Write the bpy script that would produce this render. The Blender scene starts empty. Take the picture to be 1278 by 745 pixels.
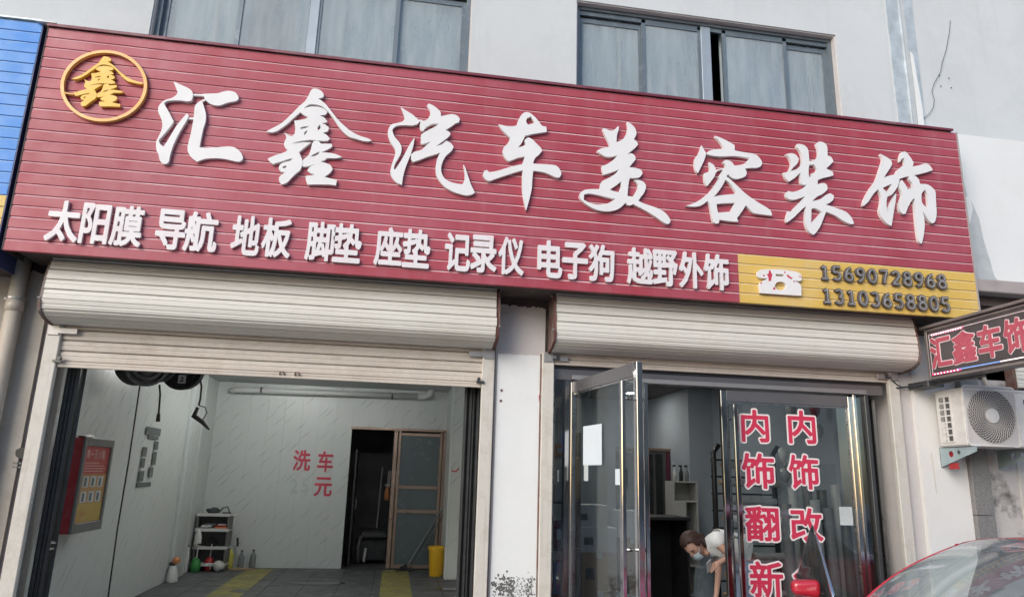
import bpy, bmesh, math, random
import numpy as np
from mathutils import Vector, Matrix, Quaternion
random.seed(7)
SC = bpy.context.scene
COL = SC.collection
PI = math.pi

# ------------------------------------------------------------------ camera
FPX = 868.8; PC = (637.5, 386.0); CAM = np.array([0.0, -6.4, 1.65])
def _rot(yaw, pitch, roll):
    cy, sy = math.cos(yaw), math.sin(yaw); cp, sp = math.cos(pitch), math.sin(pitch)
    cr, sr = math.cos(roll), math.sin(roll)
    f = np.array([sy*cp, cy*cp, sp]); r = np.array([cy, -sy, 0.0]); u = np.cross(r, f)
    return cr*r+sr*u, -sr*r+cr*u, f
RGT, UPV, FWD = _rot(*[math.radians(a) for a in (8.9124, 13.4540, 1.6911)])
cd = bpy.data.cameras.new('camera'); co = bpy.data.objects.new('camera', cd); COL.objects.link(co)
m = Matrix.Identity(4)
for i in range(3):
    m[i][0] = RGT[i]; m[i][1] = UPV[i]; m[i][2] = -FWD[i]; m[i][3] = CAM[i]
co.matrix_world = m
cd.sensor_width = 36; cd.sensor_fit = 'HORIZONTAL'; cd.lens = 36*FPX/1278
cd.shift_x = 1.5/1278; cd.shift_y = 13.5/1278
cd.clip_start = 0.05; cd.clip_end = 600
SC.camera = co
# ------------------------------------------------------------------ world, sun, exposure
W = bpy.data.worlds.new('World'); SC.world = W; W.use_nodes = True
nt = W.node_tree; bg = nt.nodes['Background']
sky = nt.nodes.new('ShaderNodeTexSky'); sky.sky_type = 'NISHITA'; sky.sun_disc = False
SUN_EL = math.radians(26); SUN_AZ = math.radians(222)      # azimuth clockwise from +Y
sky.sun_elevation = SUN_EL; sky.sun_rotation = SUN_AZ
sky.air_density = 1.0; sky.dust_density = 1.6; sky.ozone_density = 1.6
nt.links.new(sky.outputs[0], bg.inputs[0]); bg.inputs[1].default_value = 0.13
sd = bpy.data.lights.new('sun', 'SUN'); sd.energy = 1.25; sd.angle = math.radians(36); sd.color = (1, .985, .975)
so = bpy.data.objects.new('sun', sd); COL.objects.link(so)
sdir = Vector((math.sin(SUN_AZ)*math.cos(SUN_EL), math.cos(SUN_AZ)*math.cos(SUN_EL), math.sin(SUN_EL)))
so.rotation_euler = sdir.to_track_quat('Z', 'Y').to_euler(); so.location = (0, -8, 12)
SC.view_settings.view_transform = 'Standard'; SC.view_settings.look = 'None'
SC.view_settings.exposure = 0.64; SC.view_settings.gamma = 1
SC.cycles.max_bounces = 10; SC.cycles.transparent_max_bounces = 16

# ------------------------------------------------------------------ rays through the calibrated lens -> world points on real planes
def _ray(px, py): return RGT*((px-PC[0])/FPX) - UPV*((py-PC[1])/FPX) + FWD
def onY(px, py, y): d = _ray(px, py); return CAM + d*((y-CAM[1])/d[1])
def onX(px, py, x): d = _ray(px, py); return CAM + d*((x-CAM[0])/d[0])
def onZ(px, py, z): d = _ray(px, py); return CAM + d*((z-CAM[2])/d[2])

# ------------------------------------------------------------------ materials
def mat(name, col, rough=.6, metal=0., var=.12, vs=3., bump=0., bs=60., dirt=None, ds=1.2, dlo=.5, dhi=.75,
        streak=None, spec=.5, coat=0., emit=None, es=1., fine=.06, stretch=(1, 1, 1), rvar=.1):
    M = bpy.data.materials.new(name); M.use_nodes = True; n = M.node_tree.nodes; L = M.node_tree.links
    b = n['Principled BSDF']; b.inputs['Roughness'].default_value = rough; b.inputs['Metallic'].default_value = metal
    b.inputs['Specular IOR Level'].default_value = spec; b.inputs['Coat Weight'].default_value = coat
    geo = n.new('ShaderNodeNewGeometry')
    mp = n.new('ShaderNodeMapping'); mp.inputs['Scale'].default_value = stretch; L.new(geo.outputs['Position'], mp.inputs[0])
    P = mp.outputs[0]
    def noise(s, det=4, r=.55, vec=None):
        t = n.new('ShaderNodeTexNoise'); t.inputs['Scale'].default_value = s; t.inputs['Detail'].default_value = det
        t.inputs['Roughness'].default_value = r; L.new(vec or P, t.inputs['Vector']); return t.outputs[0]
    def ramp(f, a, c, lo, hi):
        r_ = n.new('ShaderNodeMapRange'); r_.inputs[1].default_value = lo; r_.inputs[2].default_value = hi
        r_.inputs[3].default_value = a; r_.inputs[4].default_value = c; L.new(f, r_.inputs[0]); return r_.outputs[0]
    def mix(fac, a, c, bt='MIX'):
        x = n.new('ShaderNodeMix'); x.data_type = 'RGBA'; x.blend_type = bt
        for s, v in ((0, fac), (6, a), (7, c)):
            if hasattr(v, 'is_linked') or hasattr(v, 'links'): L.new(v, x.inputs[s])
            elif s == 0: x.inputs[0].default_value = v
            else: x.inputs[s].default_value = (*v[:3], 1)
        return x.outputs[2]
    lo = tuple(c*(1-var) for c in col); hi = tuple(min(1, c*(1+var)) for c in col)
    c = mix(ramp(noise(vs), 0, 1, .3, .7), lo, hi)
    if fine: c = mix(ramp(noise(vs*14, 3), 0, fine*2, .35, .7), c, tuple(x*.55 for x in col))
    if dirt: c = mix(ramp(noise(ds, 6, .68), 0, .85, dlo, dhi), c, dirt)
    if streak:
        sc_, slo, shi, scol, smax = streak
        m2 = n.new('ShaderNodeMapping'); m2.inputs['Scale'].default_value = sc_; L.new(geo.outputs['Position'], m2.inputs[0])
        c = mix(ramp(noise(1., 5, .6, m2.outputs[0]), 0, smax, slo, shi), c, scol)
    L.new(c, b.inputs['Base Color'])
    L.new(ramp(noise(vs*3), max(0.02, rough-rvar), min(1, rough+rvar*1.2), .3, .7), b.inputs['Roughness'])
    if bump:
        bp = n.new('ShaderNodeBump'); bp.inputs['Strength'].default_value = bump; bp.inputs['Distance'].default_value = .004
        L.new(noise(bs, 4), bp.inputs['Height']); L.new(bp.outputs[0], b.inputs['Normal'])
    if emit:
        b.inputs['Emission Color'].default_value = (*emit, 1); b.inputs['Emission Strength'].default_value = es
    M['_c'] = 0; return M

def glass(name, tint=(.8, .86, .86), refl=.12, rough=.01, dust=0.0, fk=1.0):
    M = bpy.data.materials.new(name); M.use_nodes = True; n = M.node_tree.nodes; L = M.node_tree.links
    n.remove(n['Principled BSDF']); out = n['Material Output']
    t = n.new('ShaderNodeBsdfTransparent'); t.inputs[0].default_value = (*tint, 1)
    g = n.new('ShaderNodeBsdfGlossy'); g.inputs['Roughness'].default_value = rough; g.inputs[0].default_value = (.95, .97, 1, 1)
    fr = n.new('ShaderNodeFresnel'); fr.inputs[0].default_value = 1.5
    ad = n.new('ShaderNodeMath'); ad.operation = 'MULTIPLY_ADD'; ad.inputs[1].default_value = fk; ad.inputs[2].default_value = refl; ad.use_clamp = True
    L.new(fr.outputs[0], ad.inputs[0])
    mx = n.new('ShaderNodeMixShader'); L.new(ad.outputs[0], mx.inputs[0]); L.new(t.outputs[0], mx.inputs[1]); L.new(g.outputs[0], mx.inputs[2])
    last = mx.outputs[0]
    if dust:
        d = n.new('ShaderNodeBsdfDiffuse'); d.inputs[0].default_value = (.60, .66, .68, 1)
        geo = n.new('ShaderNodeNewGeometry'); ns = n.new('ShaderNodeTexNoise'); ns.inputs['Scale'].default_value = 5; ns.inputs['Detail'].default_value = 7
        mpd = n.new('ShaderNodeMapping'); mpd.inputs['Scale'].default_value = (2.2, 2.2, .35); L.new(geo.outputs['Position'], mpd.inputs[0]); L.new(mpd.outputs[0], ns.inputs['Vector'])
        mr = n.new('ShaderNodeMapRange'); mr.inputs[1].default_value = .35; mr.inputs[2].default_value = .7; mr.inputs[3].default_value = dust*.8; mr.inputs[4].default_value = dust*1.2
        L.new(ns.outputs[0], mr.inputs[0]); m2 = n.new('ShaderNodeMixShader'); L.new(mr.outputs[0], m2.inputs[0]); L.new(last, m2.inputs[1]); L.new(d.outputs[0], m2.inputs[2]); last = m2.outputs[0]
    L.new(last, out.inputs[0]); return M

def marble(name):
    M = bpy.data.materials.new(name); M.use_nodes = True; n = M.node_tree.nodes; L = M.node_tree.links
    b = n['Principled BSDF']; b.inputs['Roughness'].default_value = .35
    geo = n.new('ShaderNodeNewGeometry'); sp = n.new('ShaderNodeSeparateXYZ'); L.new(geo.outputs['Position'], sp.inputs[0])
    ax = n.new('ShaderNodeMath'); ax.operation = 'ADD'; L.new(sp.outputs[0], ax.inputs[0]); L.new(sp.outputs[1], ax.inputs[1])
    cb = n.new('ShaderNodeCombineXYZ'); L.new(ax.outputs[0], cb.inputs[0]); L.new(sp.outputs[2], cb.inputs[1])
    mp = n.new('ShaderNodeMapping'); mp.vector_type = 'TEXTURE'; mp.inputs['Rotation'].default_value = (0, 0, math.radians(47)); L.new(cb.outputs[0], mp.inputs[0])
    m2 = n.new('ShaderNodeMapping'); m2.inputs['Scale'].default_value = (2.3, 5.2, 1); L.new(mp.outputs[0], m2.inputs[0])
    # wobble
    nz = n.new('ShaderNodeTexNoise'); nz.inputs['Scale'].default_value = 9; nz.inputs['Detail'].default_value = 3; L.new(cb.outputs[0], nz.inputs['Vector'])
    vm = n.new('ShaderNodeVectorMath'); vm.operation = 'MULTIPLY_ADD'; vm.inputs[1].default_value = (.35, .30, 0); L.new(nz.outputs['Color'], vm.inputs[0]); L.new(m2.outputs[0], vm.inputs[2])
    vo = n.new('ShaderNodeTexVoronoi'); vo.voronoi_dimensions = '2D'; vo.inputs['Scale'].default_value = 1; vo.inputs['Randomness'].default_value = .75; L.new(vm.outputs[0], vo.inputs['Vector'])
    # distance to each cell's point, squashed along the streak
    df = n.new('ShaderNodeVectorMath'); df.operation = 'SUBTRACT'; L.new(vm.outputs[0], df.inputs[0]); L.new(vo.outputs['Position'], df.inputs[1])
    s3 = n.new('ShaderNodeVectorMath'); s3.operation = 'MULTIPLY'; s3.inputs[1].default_value = (1.0, 8.5, 0); L.new(df.outputs[0], s3.inputs[0])
    ln = n.new('ShaderNodeVectorMath'); ln.operation = 'LENGTH'; L.new(s3.outputs[0], ln.inputs[0])
    mr = n.new('ShaderNodeMapRange'); mr.inputs[1].default_value = .12; mr.inputs[2].default_value = .42; mr.inputs[3].default_value = .85; mr.inputs[4].default_value = 0; L.new(ln.outputs[1], mr.inputs[0])
    big = n.new('ShaderNodeTexNoise'); big.inputs['Scale'].default_value = 1.1; L.new(geo.outputs['Position'], big.inputs['Vector'])
    r2 = n.new('ShaderNodeMapRange'); r2.inputs[1].default_value = .35; r2.inputs[2].default_value = .65; r2.inputs[3].default_value = .35; r2.inputs[4].default_value = 1; L.new(big.outputs[0], r2.inputs[0])
    mu = n.new('ShaderNodeMath'); mu.operation = 'MULTIPLY'; L.new(mr.outputs[0], mu.inputs[0]); L.new(r2.outputs[0], mu.inputs[1])
    x = n.new('ShaderNodeMix'); x.data_type = 'RGBA'; x.inputs[6].default_value = (.60, .63, .615, 1); x.inputs[7].default_value = (.27, .29, .285, 1); L.new(mu.outputs[0], x.inputs[0])
    L.new(x.outputs[2], b.inputs['Base Color']); return M

dust = (.62, .36, .38)
MT = {}
MT['red_slat'] = mat('red_slat', (.345, .042, .062), .45, var=.08, vs=1.3, dirt=(.42, .12, .16), ds=.9, dlo=.40, dhi=.85, streak=((9, 1, 1.6), .5, .9, (.52, .30, .33), .18), fine=.02)
MT['yellow_slat'] = mat('yellow_slat', (.68, .45, .10), .42, var=.08, vs=1.5, dirt=(.62, .45, .20), ds=1.5, streak=((22, 1, 3.2), .55, .8, (.66, .52, .30), .5), fine=.03)
MT['blue_slat'] = mat('blue_slat', (.055, .25, .68), .5, var=.06, vs=1.5, dirt=(.14, .33, .62), ds=1.6, fine=.03)
MT['red_edge_glint'] = mat('red_edge_glint', (.60, .27, .30), .35, var=.15, vs=2, dirt=(.86, .68, .69), ds=1.6, dlo=.36, dhi=.66, stretch=(1, 1, 6))  # pale edge colours, the dirt tone included, paint the highlight line along each sign slat's top chamfer
MT['yellow_edge_glint'] = mat('yellow_edge_glint', (.74, .58, .30), .35, var=.1, vs=2, dirt=(.88, .80, .62), ds=4)  # dirt here is the paler tone of the painted highlight
MT['blue_edge_glint'] = mat('blue_edge_glint', (.30, .48, .76), .35, var=.1, vs=2, dirt=(.62, .74, .88), ds=4)  # dirt here is the paler tone of the painted highlight
MT['red_trim'] = mat('red_trim', (.16, .025, .045), .5, dirt=(.25, .14, .15))
MT['dark_backing'] = mat('dark_backing', (.045, .036, .036), .8, dirt=(.10, .085, .075), ds=4)
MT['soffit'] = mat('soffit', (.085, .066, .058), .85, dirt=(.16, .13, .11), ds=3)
MT['letter_white'] = mat('letter_white', (.74, .735, .73), .45, var=.03, vs=4, dirt=(.66, .62, .61), ds=3, dlo=.55, dhi=.9, fine=.02)
MT['letter_white_small'] = mat('letter_white_small', (.73, .70, .705), .45, var=.03, vs=4, dirt=(.68, .54, .56), ds=5, dlo=.5, dhi=.9, fine=.02)
MT['gold'] = mat('gold', (.80, .50, .055), .4, var=.06, dirt=(.78, .44, .22), ds=3)
MT['ring_gold'] = mat('ring_gold', (.80, .46, .13), .35, var=.08, dirt=(.8, .45, .22), ds=4)
MT['number_grey'] = mat('number_grey', (.115, .10, .092), .55, var=.2, vs=12)
MT['number_well'] = mat('number_well', (.30, .30, .31), .4, var=.3, vs=20)
MT['phone_white'] = mat('phone_white', (.76, .745, .735), .5, var=.03, fine=.02)
MT['shutter'] = mat('shutter', (.66, .645, .585), .5, var=.04, vs=2, dirt=(.50, .455, .38), ds=2.0, dlo=.5, dhi=.95, fine=.03)
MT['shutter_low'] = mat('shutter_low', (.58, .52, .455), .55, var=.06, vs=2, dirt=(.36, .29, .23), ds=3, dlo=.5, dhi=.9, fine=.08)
MT['slat_joint'] = mat('slat_joint', (.27, .24, .20), .8, var=.2, vs=5)  # darker colour for the joint faces of the shutter slats
MT['guide'] = mat('guide', (.60, .575, .52), .5, var=.06, vs=5, dirt=(.42, .37, .31), ds=5, dlo=.48, dhi=.75, streak=((30, 30, 1.5), .55, .75, (.38, .34, .30), .5), bump=.1)
MT['end_plate'] = mat('end_plate', (.20, .17, .155), .7, dirt=(.14, .05, .035), ds=4, dlo=.42, dhi=.6, bump=.3)
MT['rust'] = mat('rust', (.13, .055, .045), .85, dirt=(.20, .12, .10), ds=9, bump=.4)
MT['zinc'] = mat('zinc', (.38, .37, .36), .45, metal=.6, var=.08, vs=5, rvar=.05)
MT['plaster_grey'] = mat('plaster_grey', (.56, .53, .515), .9, var=.06, vs=2.5, dirt=(.46, .43, .41), ds=2, bump=.25, bs=40)
MT['plaster_beige'] = mat('plaster_beige', (.40, .365, .315), .9, var=.1, vs=2.5, dirt=(.27, .235, .195), ds=1.8, dlo=.42, dhi=.75, bump=.4, bs=30)
MT['plaster_jamb'] = mat('plaster_jamb', (.42, .40, .385), .9, var=.06, vs=3, dirt=(.25, .23, .21), ds=2.5, bump=.2)
MT['upper_wall'] = mat('upper_wall', (.56, .585, .595), .9, var=.03, vs=.8, dirt=(.45, .48, .49), ds=.7, dlo=.45, dhi=.8, bump=.12, bs=50, fine=.02, streak=((7, 7, .45), .56, .82, (.40, .41, .41), .35))
MT['white_wall'] = mat('white_wall', (.72, .735, .73), .8, var=.02, vs=2, dirt=(.66, .66, .64), ds=1.1, dlo=.52, dhi=.85, bump=.1, bs=30, fine=.02)
MT['white_board'] = mat('white_board', (.72, .715, .69), .65, var=.02, vs=2, dirt=(.55, .53, .50), ds=1.4, dlo=.55, dhi=.9, streak=((24, 24, .9), .62, .72, (.40, .38, .34), .3), fine=.02)
MT['grey_render'] = mat('grey_render', (.47, .50, .51), .8, var=.12, vs=5, dirt=(.52, .54, .55), ds=3, bump=.35, bs=25)
MT['flashing'] = mat('flashing', (.50, .55, .57), .4, metal=.3, var=.12, vs=6, dirt=(.68, .73, .75), ds=3)
MT['granite'] = mat('granite', (.23, .22, .215), .4, var=.35, vs=85, fine=.3)
MT['soot_wall'] = mat('soot_wall', (.52, .49, .465), .85, var=.06, vs=2, dirt=(.04, .037, .035), ds=2.4, dlo=.50, dhi=.64, bump=.2)
MT['concrete_ledge'] = mat('concrete_ledge', (.38, .34, .33), .8, dirt=(.27, .24, .23), ds=3, bump=.2)
MT['pvc'] = mat('pvc', (.52, .465, .385), .45, var=.06, vs=3, dirt=(.36, .27, .19), ds=3.5, dlo=.48, dhi=.72, stretch=(1, 1, .35))
MT['pvc_grey'] = mat('pvc_grey', (.60, .61, .60), .4, var=.05)
MT['marble'] = marble('marble')
MT['trim_white'] = mat('trim_white', (.64, .68, .67), .4, var=.04)
MT['ceiling'] = mat('ceiling', (.50, .52, .52), .6, var=.05)
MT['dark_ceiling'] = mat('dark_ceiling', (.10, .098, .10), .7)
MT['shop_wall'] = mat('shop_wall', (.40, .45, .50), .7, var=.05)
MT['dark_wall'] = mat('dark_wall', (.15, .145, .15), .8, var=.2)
MT['tile_dark'] = mat('tile_dark', (.095, .10, .105), .55, var=.3, vs=2.4, dirt=(.15, .155, .155), ds=1.5, fine=.2, bump=.3)
MT['joint'] = mat('joint', (.06, .063, .066), .8)
MT['paint_yellow'] = mat('paint_yellow', (.31, .275, .065), .6, var=.2, vs=7, dirt=(.12, .12, .09), ds=3.2, dlo=.38, dhi=.68)
MT['black_metal'] = mat('black_metal', (.045, .048, .05), .38, metal=.5, var=.2, vs=6, streak=((40, 40, 1), .58, .8, (.13, .135, .14), .6))
MT['dark_metal'] = mat('dark_metal', (.09, .092, .095), .35, metal=.6, var=.15)
MT['steel'] = mat('steel', (.55, .54, .54), .10, metal=1., var=.04, vs=2, fine=0, rvar=.03)
MT['steel_brushed'] = mat('steel_brushed', (.42, .42, .42), .28, metal=1., var=.06, vs=3, fine=0, rvar=.05)
MT['header'] = mat('header', (.18, .175, .18), .3, metal=.5, var=.08, vs=2, fine=0, rvar=.04)
MT['glass_door'] = glass('glass_door', (.74, .78, .79), .0, fk=.22)
MT['glass_closed'] = glass('glass_closed', (.93, .95, .95), .05, fk=.8)
MT['glass_shop'] = glass('glass_shop', (.62, .65, .66), .08)
MT['glass_window'] = glass('glass_window', (.86, .93, .95), .02, .10, dust=.36)
MT['glass_frosted'] = mat('glass_frosted', (.10, .13, .14), .25, var=.03, fine=0, rvar=.03)
MT['glass_car'] = glass('glass_car', (.55, .65, .63), .10, .03, dust=.20)
MT['glass_tint'] = glass('glass_tint', (.05, .048, .05), .0, .05, dust=.07, fk=.35)
MT['window_frame'] = mat('window_frame', (.155, .19, .215), .4, metal=.3, var=.08, dirt=(.30, .33, .35), ds=8, dlo=.55, dhi=.8)
MT['window_frame_light'] = mat('window_frame_light', (.36, .41, .45), .4, metal=.3, var=.08)
MT['curtain'] = mat('curtain', (.70, .77, .78), .9, var=.12, vs=5, stretch=(1, 1, .1))
MT['brown_alu'] = mat('brown_alu', (.38, .275, .22), .35, metal=.4, var=.1)
MT['white_plastic'] = mat('white_plastic', (.66, .66, .64), .4, var=.04)
MT['grey_plastic'] = mat('grey_plastic', (.16, .16, .155), .5)
MT['clear_plastic'] = mat('clear_plastic', (.20, .22, .22), .15, var=.2)
MT['black'] = mat('black', (.018, .018, .019), .5)
MT['rubber'] = mat('rubber', (.025, .027, .028), .7)
MT['green'] = mat('green', (.04, .25, .06), .4)
MT['yellow_plastic'] = mat('yellow_plastic', (.72, .42, .02), .4, var=.04)
MT['liquid_yellow'] = mat('liquid_yellow', (.55, .52, .09), .3)
MT['orange'] = mat('orange', (.62, .25, .10), .4)
MT['red_plastic'] = mat('red_plastic', (.35, .02, .025), .4)
MT['red_box'] = mat('red_box', (.36, .028, .04), .35, var=.06, dirt=(.42, .10, .10), ds=9)
MT['red_text'] = mat('red_text', (.60, .035, .085), .45, var=.04)
MT['red_text_dim'] = mat('red_text_dim', (.55, .045, .085), .5, var=.05)
MT['faded_text'] = mat('faded_text', (.50, .56, .555), .5, var=.05)
MT['film_white'] = mat('film_white', (.82, .74, .72), .45, var=.02)
MT['poster_red'] = mat('poster_red', (.42, .075, .065), .4, var=.06)
MT['poster_yellow'] = mat('poster_yellow', (.50, .36, .10), .4, var=.08, streak=((1, 1, 5), .5, .62, (.48, .14, .07), .8))
MT['poster_pale'] = mat('poster_pale', (.46, .26, .10), .5)
MT['poster_text'] = mat('poster_text', (.62, .40, .36), .5)
MT['sticker_grey'] = mat('sticker_grey', (.13, .145, .14), .7, var=.5, vs=60)
MT['sticker_pale'] = mat('sticker_pale', (.52, .56, .55), .7)
MT['paper'] = mat('paper', (.70, .76, .80), .7, var=.02)
MT['cardboard'] = mat('cardboard', (.42, .29, .19), .8, var=.08)
MT['box_white'] = mat('box_white', (.55, .55, .53), .7, var=.05)
MT['box_blue'] = mat('box_blue', (.16, .32, .48), .6)
MT['box_green'] = mat('box_green', (.16, .40, .22), .6)
MT['maroon'] = mat('maroon', (.17, .035, .065), .6)
MT['dark_cloth'] = mat('dark_cloth', (.06, .065, .07), .8, var=.2)
MT['plastic_sheet'] = mat('plastic_sheet', (.20, .215, .22), .25, var=.4, vs=9)
MT['roll_white'] = mat('roll_white', (.62, .64, .64), .3, var=.06)
MT['roll_grey'] = mat('roll_grey', (.33, .34, .35), .25, var=.1)
MT['lamp'] = mat('lamp', (.9, .9, .9), .5, emit=(1, .97, .9), es=105)
MT['tube_light'] = mat('tube_light', (.9, .9, .9), .5, emit=(1, 1, .97), es=75)
MT['led_red'] = mat('led_red', (.6, .02, .08), .5, emit=(1., .05, .16), es=1.6)
MT['led_white'] = mat('led_white', (.8, .7, .7), .5, emit=(1., .75, .75), es=1.3)
MT['led_blue'] = mat('led_blue', (.1, .2, .5), .5, emit=(.25, .45, .9), es=.5)
MT['led_panel'] = mat('led_panel', (.085, .075, .078), .35, var=.15, vs=7)
MT['led_case'] = mat('led_case', (.24, .21, .20), .45, metal=.3, dirt=(.34, .30, .28), ds=4)
MT['led_letter'] = mat('led_letter', (.52, .10, .14), .45, var=.1, vs=30)
MT['led_outline'] = mat('led_outline', (.92, .76, .77), .5)
MT['ac_white'] = mat('ac_white', (.72, .70, .67), .4, var=.03, dirt=(.54, .50, .46), ds=4)
MT['ac_dark'] = mat('ac_dark', (.10, .095, .09), .6)
MT['ac_grille'] = mat('ac_grille', (.55, .52, .50), .4)
MT['bracket'] = mat('bracket', (.33, .42, .44), .45, metal=.2, dirt=(.42, .48, .48), ds=9)
MT['dark_zinc'] = mat('dark_zinc', (.17, .175, .165), .4, var=.1)
MT['wet'] = mat('wet', (.055, .058, .06), .12, var=.1)
MT['navy'] = mat('navy', (.04, .05, .14), .5)
MT['asphalt'] = mat('asphalt', (.29, .285, .275), .9, var=.1, vs=1.5, bump=.4, bs=120, dirt=(.22, .215, .21), ds=.8)
MT['paving'] = mat('paving', (.36, .355, .34), .85, var=.1, vs=2, bump=.3, dirt=(.2, .19, .18), ds=1.2)
MT['car_red'] = mat('car_red', (.46, .022, .04), .25, var=.04, coat=.8, dirt=(.45, .12, .12), ds=6, dlo=.55, dhi=.9, fine=.02)
MT['chrome'] = mat('chrome', (.80, .80, .80), .08, metal=1., var=.02, fine=0)
MT['steel']['_n'] = 0
MT['car_seat'] = mat('car_seat', (.30, .24, .19), .7)
MT['tyre'] = mat('tyre', (.02, .02, .02), .8)
MT['bw_wall'] = mat('bw_wall', (.50, .46, .41), .85, var=.06, vs=.6, dirt=(.30, .27, .24), ds=.5)
MT['bw_dark'] = mat('bw_dark', (.06, .065, .07), .3)
MT['skin'] = mat('skin', (.52, .30, .22), .5, var=.04)
MT['hair'] = mat('hair', (.045, .019, .013), .6, var=.45, vs=45, stretch=(1, 1, .3))
MT['tshirt'] = mat('tshirt', (.82, .82, .81), .9, var=.03, vs=9, bump=1., bs=26)
MT['jeans'] = mat('jeans', (.30, .40, .55), .9, var=.15, vs=12, bump=.3, bs=90)
MT['slate_cloth'] = mat('slate_cloth', (.10, .125, .14), .9, var=.2, vs=12)
MT['mask'] = mat('mask', (.48, .58, .63), .8)
MT['smear'] = mat('smear', (.55, .555, .545), .9, var=.1, vs=9, dirt=(.34, .34, .33), ds=14, dlo=.5, dhi=.7)
MT['mould'] = mat('mould', (.13, .13, .125), .9, var=.2)

# ------------------------------------------------------------------ mesh helpers
class MB:
    def __init__(s): s.v = []; s.f = []; s.sm = False
    def add(s, vs, fs):
        o = len(s.v); s.v += [tuple(map(float, v)) for v in vs]; s.f += [tuple(i+o for i in f) for f in fs]; return s
    def box(s, x0, x1, y0, y1, z0, z1, c=0.):
        if x1 < x0: x0, x1 = x1, x0
        if y1 < y0: y0, y1 = y1, y0
        if z1 < z0: z0, z1 = z1, z0
        if c <= 0:
            return s.add([(x, y, z) for x in (x0, x1) for y in (y0, y1) for z in (z0, z1)],
                         [(0, 1, 3, 2), (4, 6, 7, 5), (0, 4, 5, 1), (2, 3, 7, 6), (0, 2, 6, 4), (1, 5, 7, 3)])
        b = bmesh.new(); bmesh.ops.create_cube(b, size=1)
        for v in b.verts: v.co = Vector(((x0+x1)/2+v.co.x*(x1-x0), (y0+y1)/2+v.co.y*(y1-y0), (z0+z1)/2+v.co.z*(z1-z0)))
        c = min(c, (x1-x0)*.45, (y1-y0)*.45, (z1-z0)*.45)
        bmesh.ops.bevel(b, geom=b.edges[:], offset=c, segments=1, affect='EDGES')
        b.verts.index_update(); s.add([v.co for v in b.verts], [[v.index for v in f.verts] for f in b.faces]); b.free(); return s
    def quadbox(s, corners, z0, z1):      # vertical prism over a plan polygon
        n = len(corners); a = sum(corners[i][0]*corners[(i+1) % n][1]-corners[(i+1) % n][0]*corners[i][1] for i in range(n))
        if a < 0: corners = corners[::-1]
        vs = [(x, y, z0) for x, y in corners]+[(x, y, z1) for x, y in corners]
        return s.add(vs, [tuple(range(n))[::-1], tuple(range(n, 2*n))]+[(i, (i+1) % n, (i+1) % n+n, i+n) for i in range(n)])
    def tube(s, pts, r, n=10, cap=True):
        pts = [Vector(p) for p in pts]; rr = r if isinstance(r, (list, tuple)) else [r]*len(pts)
        o = len(s.v); prev = None; rings = []
        for i, p in enumerate(pts):
            t = (pts[min(i+1, len(pts)-1)]-pts[max(i-1, 0)]).normalized()
            if prev is None:
                a = Vector((0, 0, 1)) if abs(t.z) < .9 else Vector((1, 0, 0)); u = t.cross(a).normalized()
            else: u = (prev-t*prev.dot(t)).normalized()
            prev = u; w = t.cross(u)
            rings.append([p+(u*math.cos(2*PI*k/n)+w*math.sin(2*PI*k/n))*rr[i] for k in range(n)])
        vs = [v for R in rings for v in R]
        fs = [(i*n+k, i*n+(k+1) % n, (i+1)*n+(k+1) % n, (i+1)*n+k) for i in range(len(pts)-1) for k in range(n)]
        if cap: fs += [tuple(range(n))[::-1], tuple((len(pts)-1)*n+k for k in range(n))]
        return s.add(vs, fs)
    def lathe(s, prof, c=(0, 0, 0), n=14):   # prof [(r,z)]
        vs = []; fs = []
        for r, z in prof: vs += [(c[0]+r*math.cos(2*PI*k/n), c[1]+r*math.sin(2*PI*k/n), c[2]+z) for k in range(n)]
        for i in range(len(prof)-1): fs += [(i*n+k, i*n+(k+1) % n, (i+1)*n+(k+1) % n, (i+1)*n+k) for k in range(n)]
        fs += [tuple(range(n))[::-1], tuple((len(prof)-1)*n+k for k in range(n))]
        return s.add(vs, fs)
    def blob(s, c, r, seed=0, amp=.25, sub=2):
        b = bmesh.new(); bmesh.ops.create_icosphere(b, subdivisions=sub, radius=1); rnd = random.Random(seed)
        ph = [rnd.uniform(0, 6) for _ in range(6)]
        for v in b.verts:
            k = 1+amp*(math.sin(3*v.co.x+ph[0])*math.sin(4*v.co.y+ph[1])+.6*math.sin(5*v.co.z+ph[2]+3*v.co.x))
            v.co = Vector((c[0]+v.co.x*r[0]*k, c[1]+v.co.y*r[1]*k, c[2]+v.co.z*r[2]*k))
        b.verts.index_update(); s.add([v.co for v in b.verts], [[v.index for v in f.verts] for f in b.faces]); b.free(); return s
    def smooth(s): s.sm = True; return s
    def data(s, name):
        me = bpy.data.meshes.new(name); me.from_pydata(s.v, [], s.f); me.update()
        if s.sm: me.polygons.foreach_set('use_smooth', [True]*len(me.polygons))
        return me
    def build(s, name, mt, parent=None, loc=None):
        o = bpy.data.objects.new(name, s.data(name)); o.data.materials.append(MT[mt] if isinstance(mt, str) else mt)
        COL.objects.link(o)
        if parent: o.parent = parent
        if loc is not None: o.location = loc
        return o
def fix(o):      # outward normals
    b = bmesh.new(); b.from_mesh(o.data); bmesh.ops.recalc_face_normals(b, faces=b.faces); b.to_mesh(o.data); b.free(); return o
def inst(me, name, mt, parent, loc=(0, 0, 0), rot=None):
    o = bpy.data.objects.new(name, me); COL.objects.link(o); o.parent = parent; o.location = loc
    if rot: o.rotation_euler = rot
    if not me.materials: me.materials.append(MT[mt])
    elif me.materials[0] != MT[mt]:
        o.material_slots[0].link = 'OBJECT'; o.material_slots[0].material = MT[mt]
    return o
def tag(o, label, cat, group=None):
    o['label'] = label; o['category'] = cat
    if group: o['group'] = group
    return o
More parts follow.
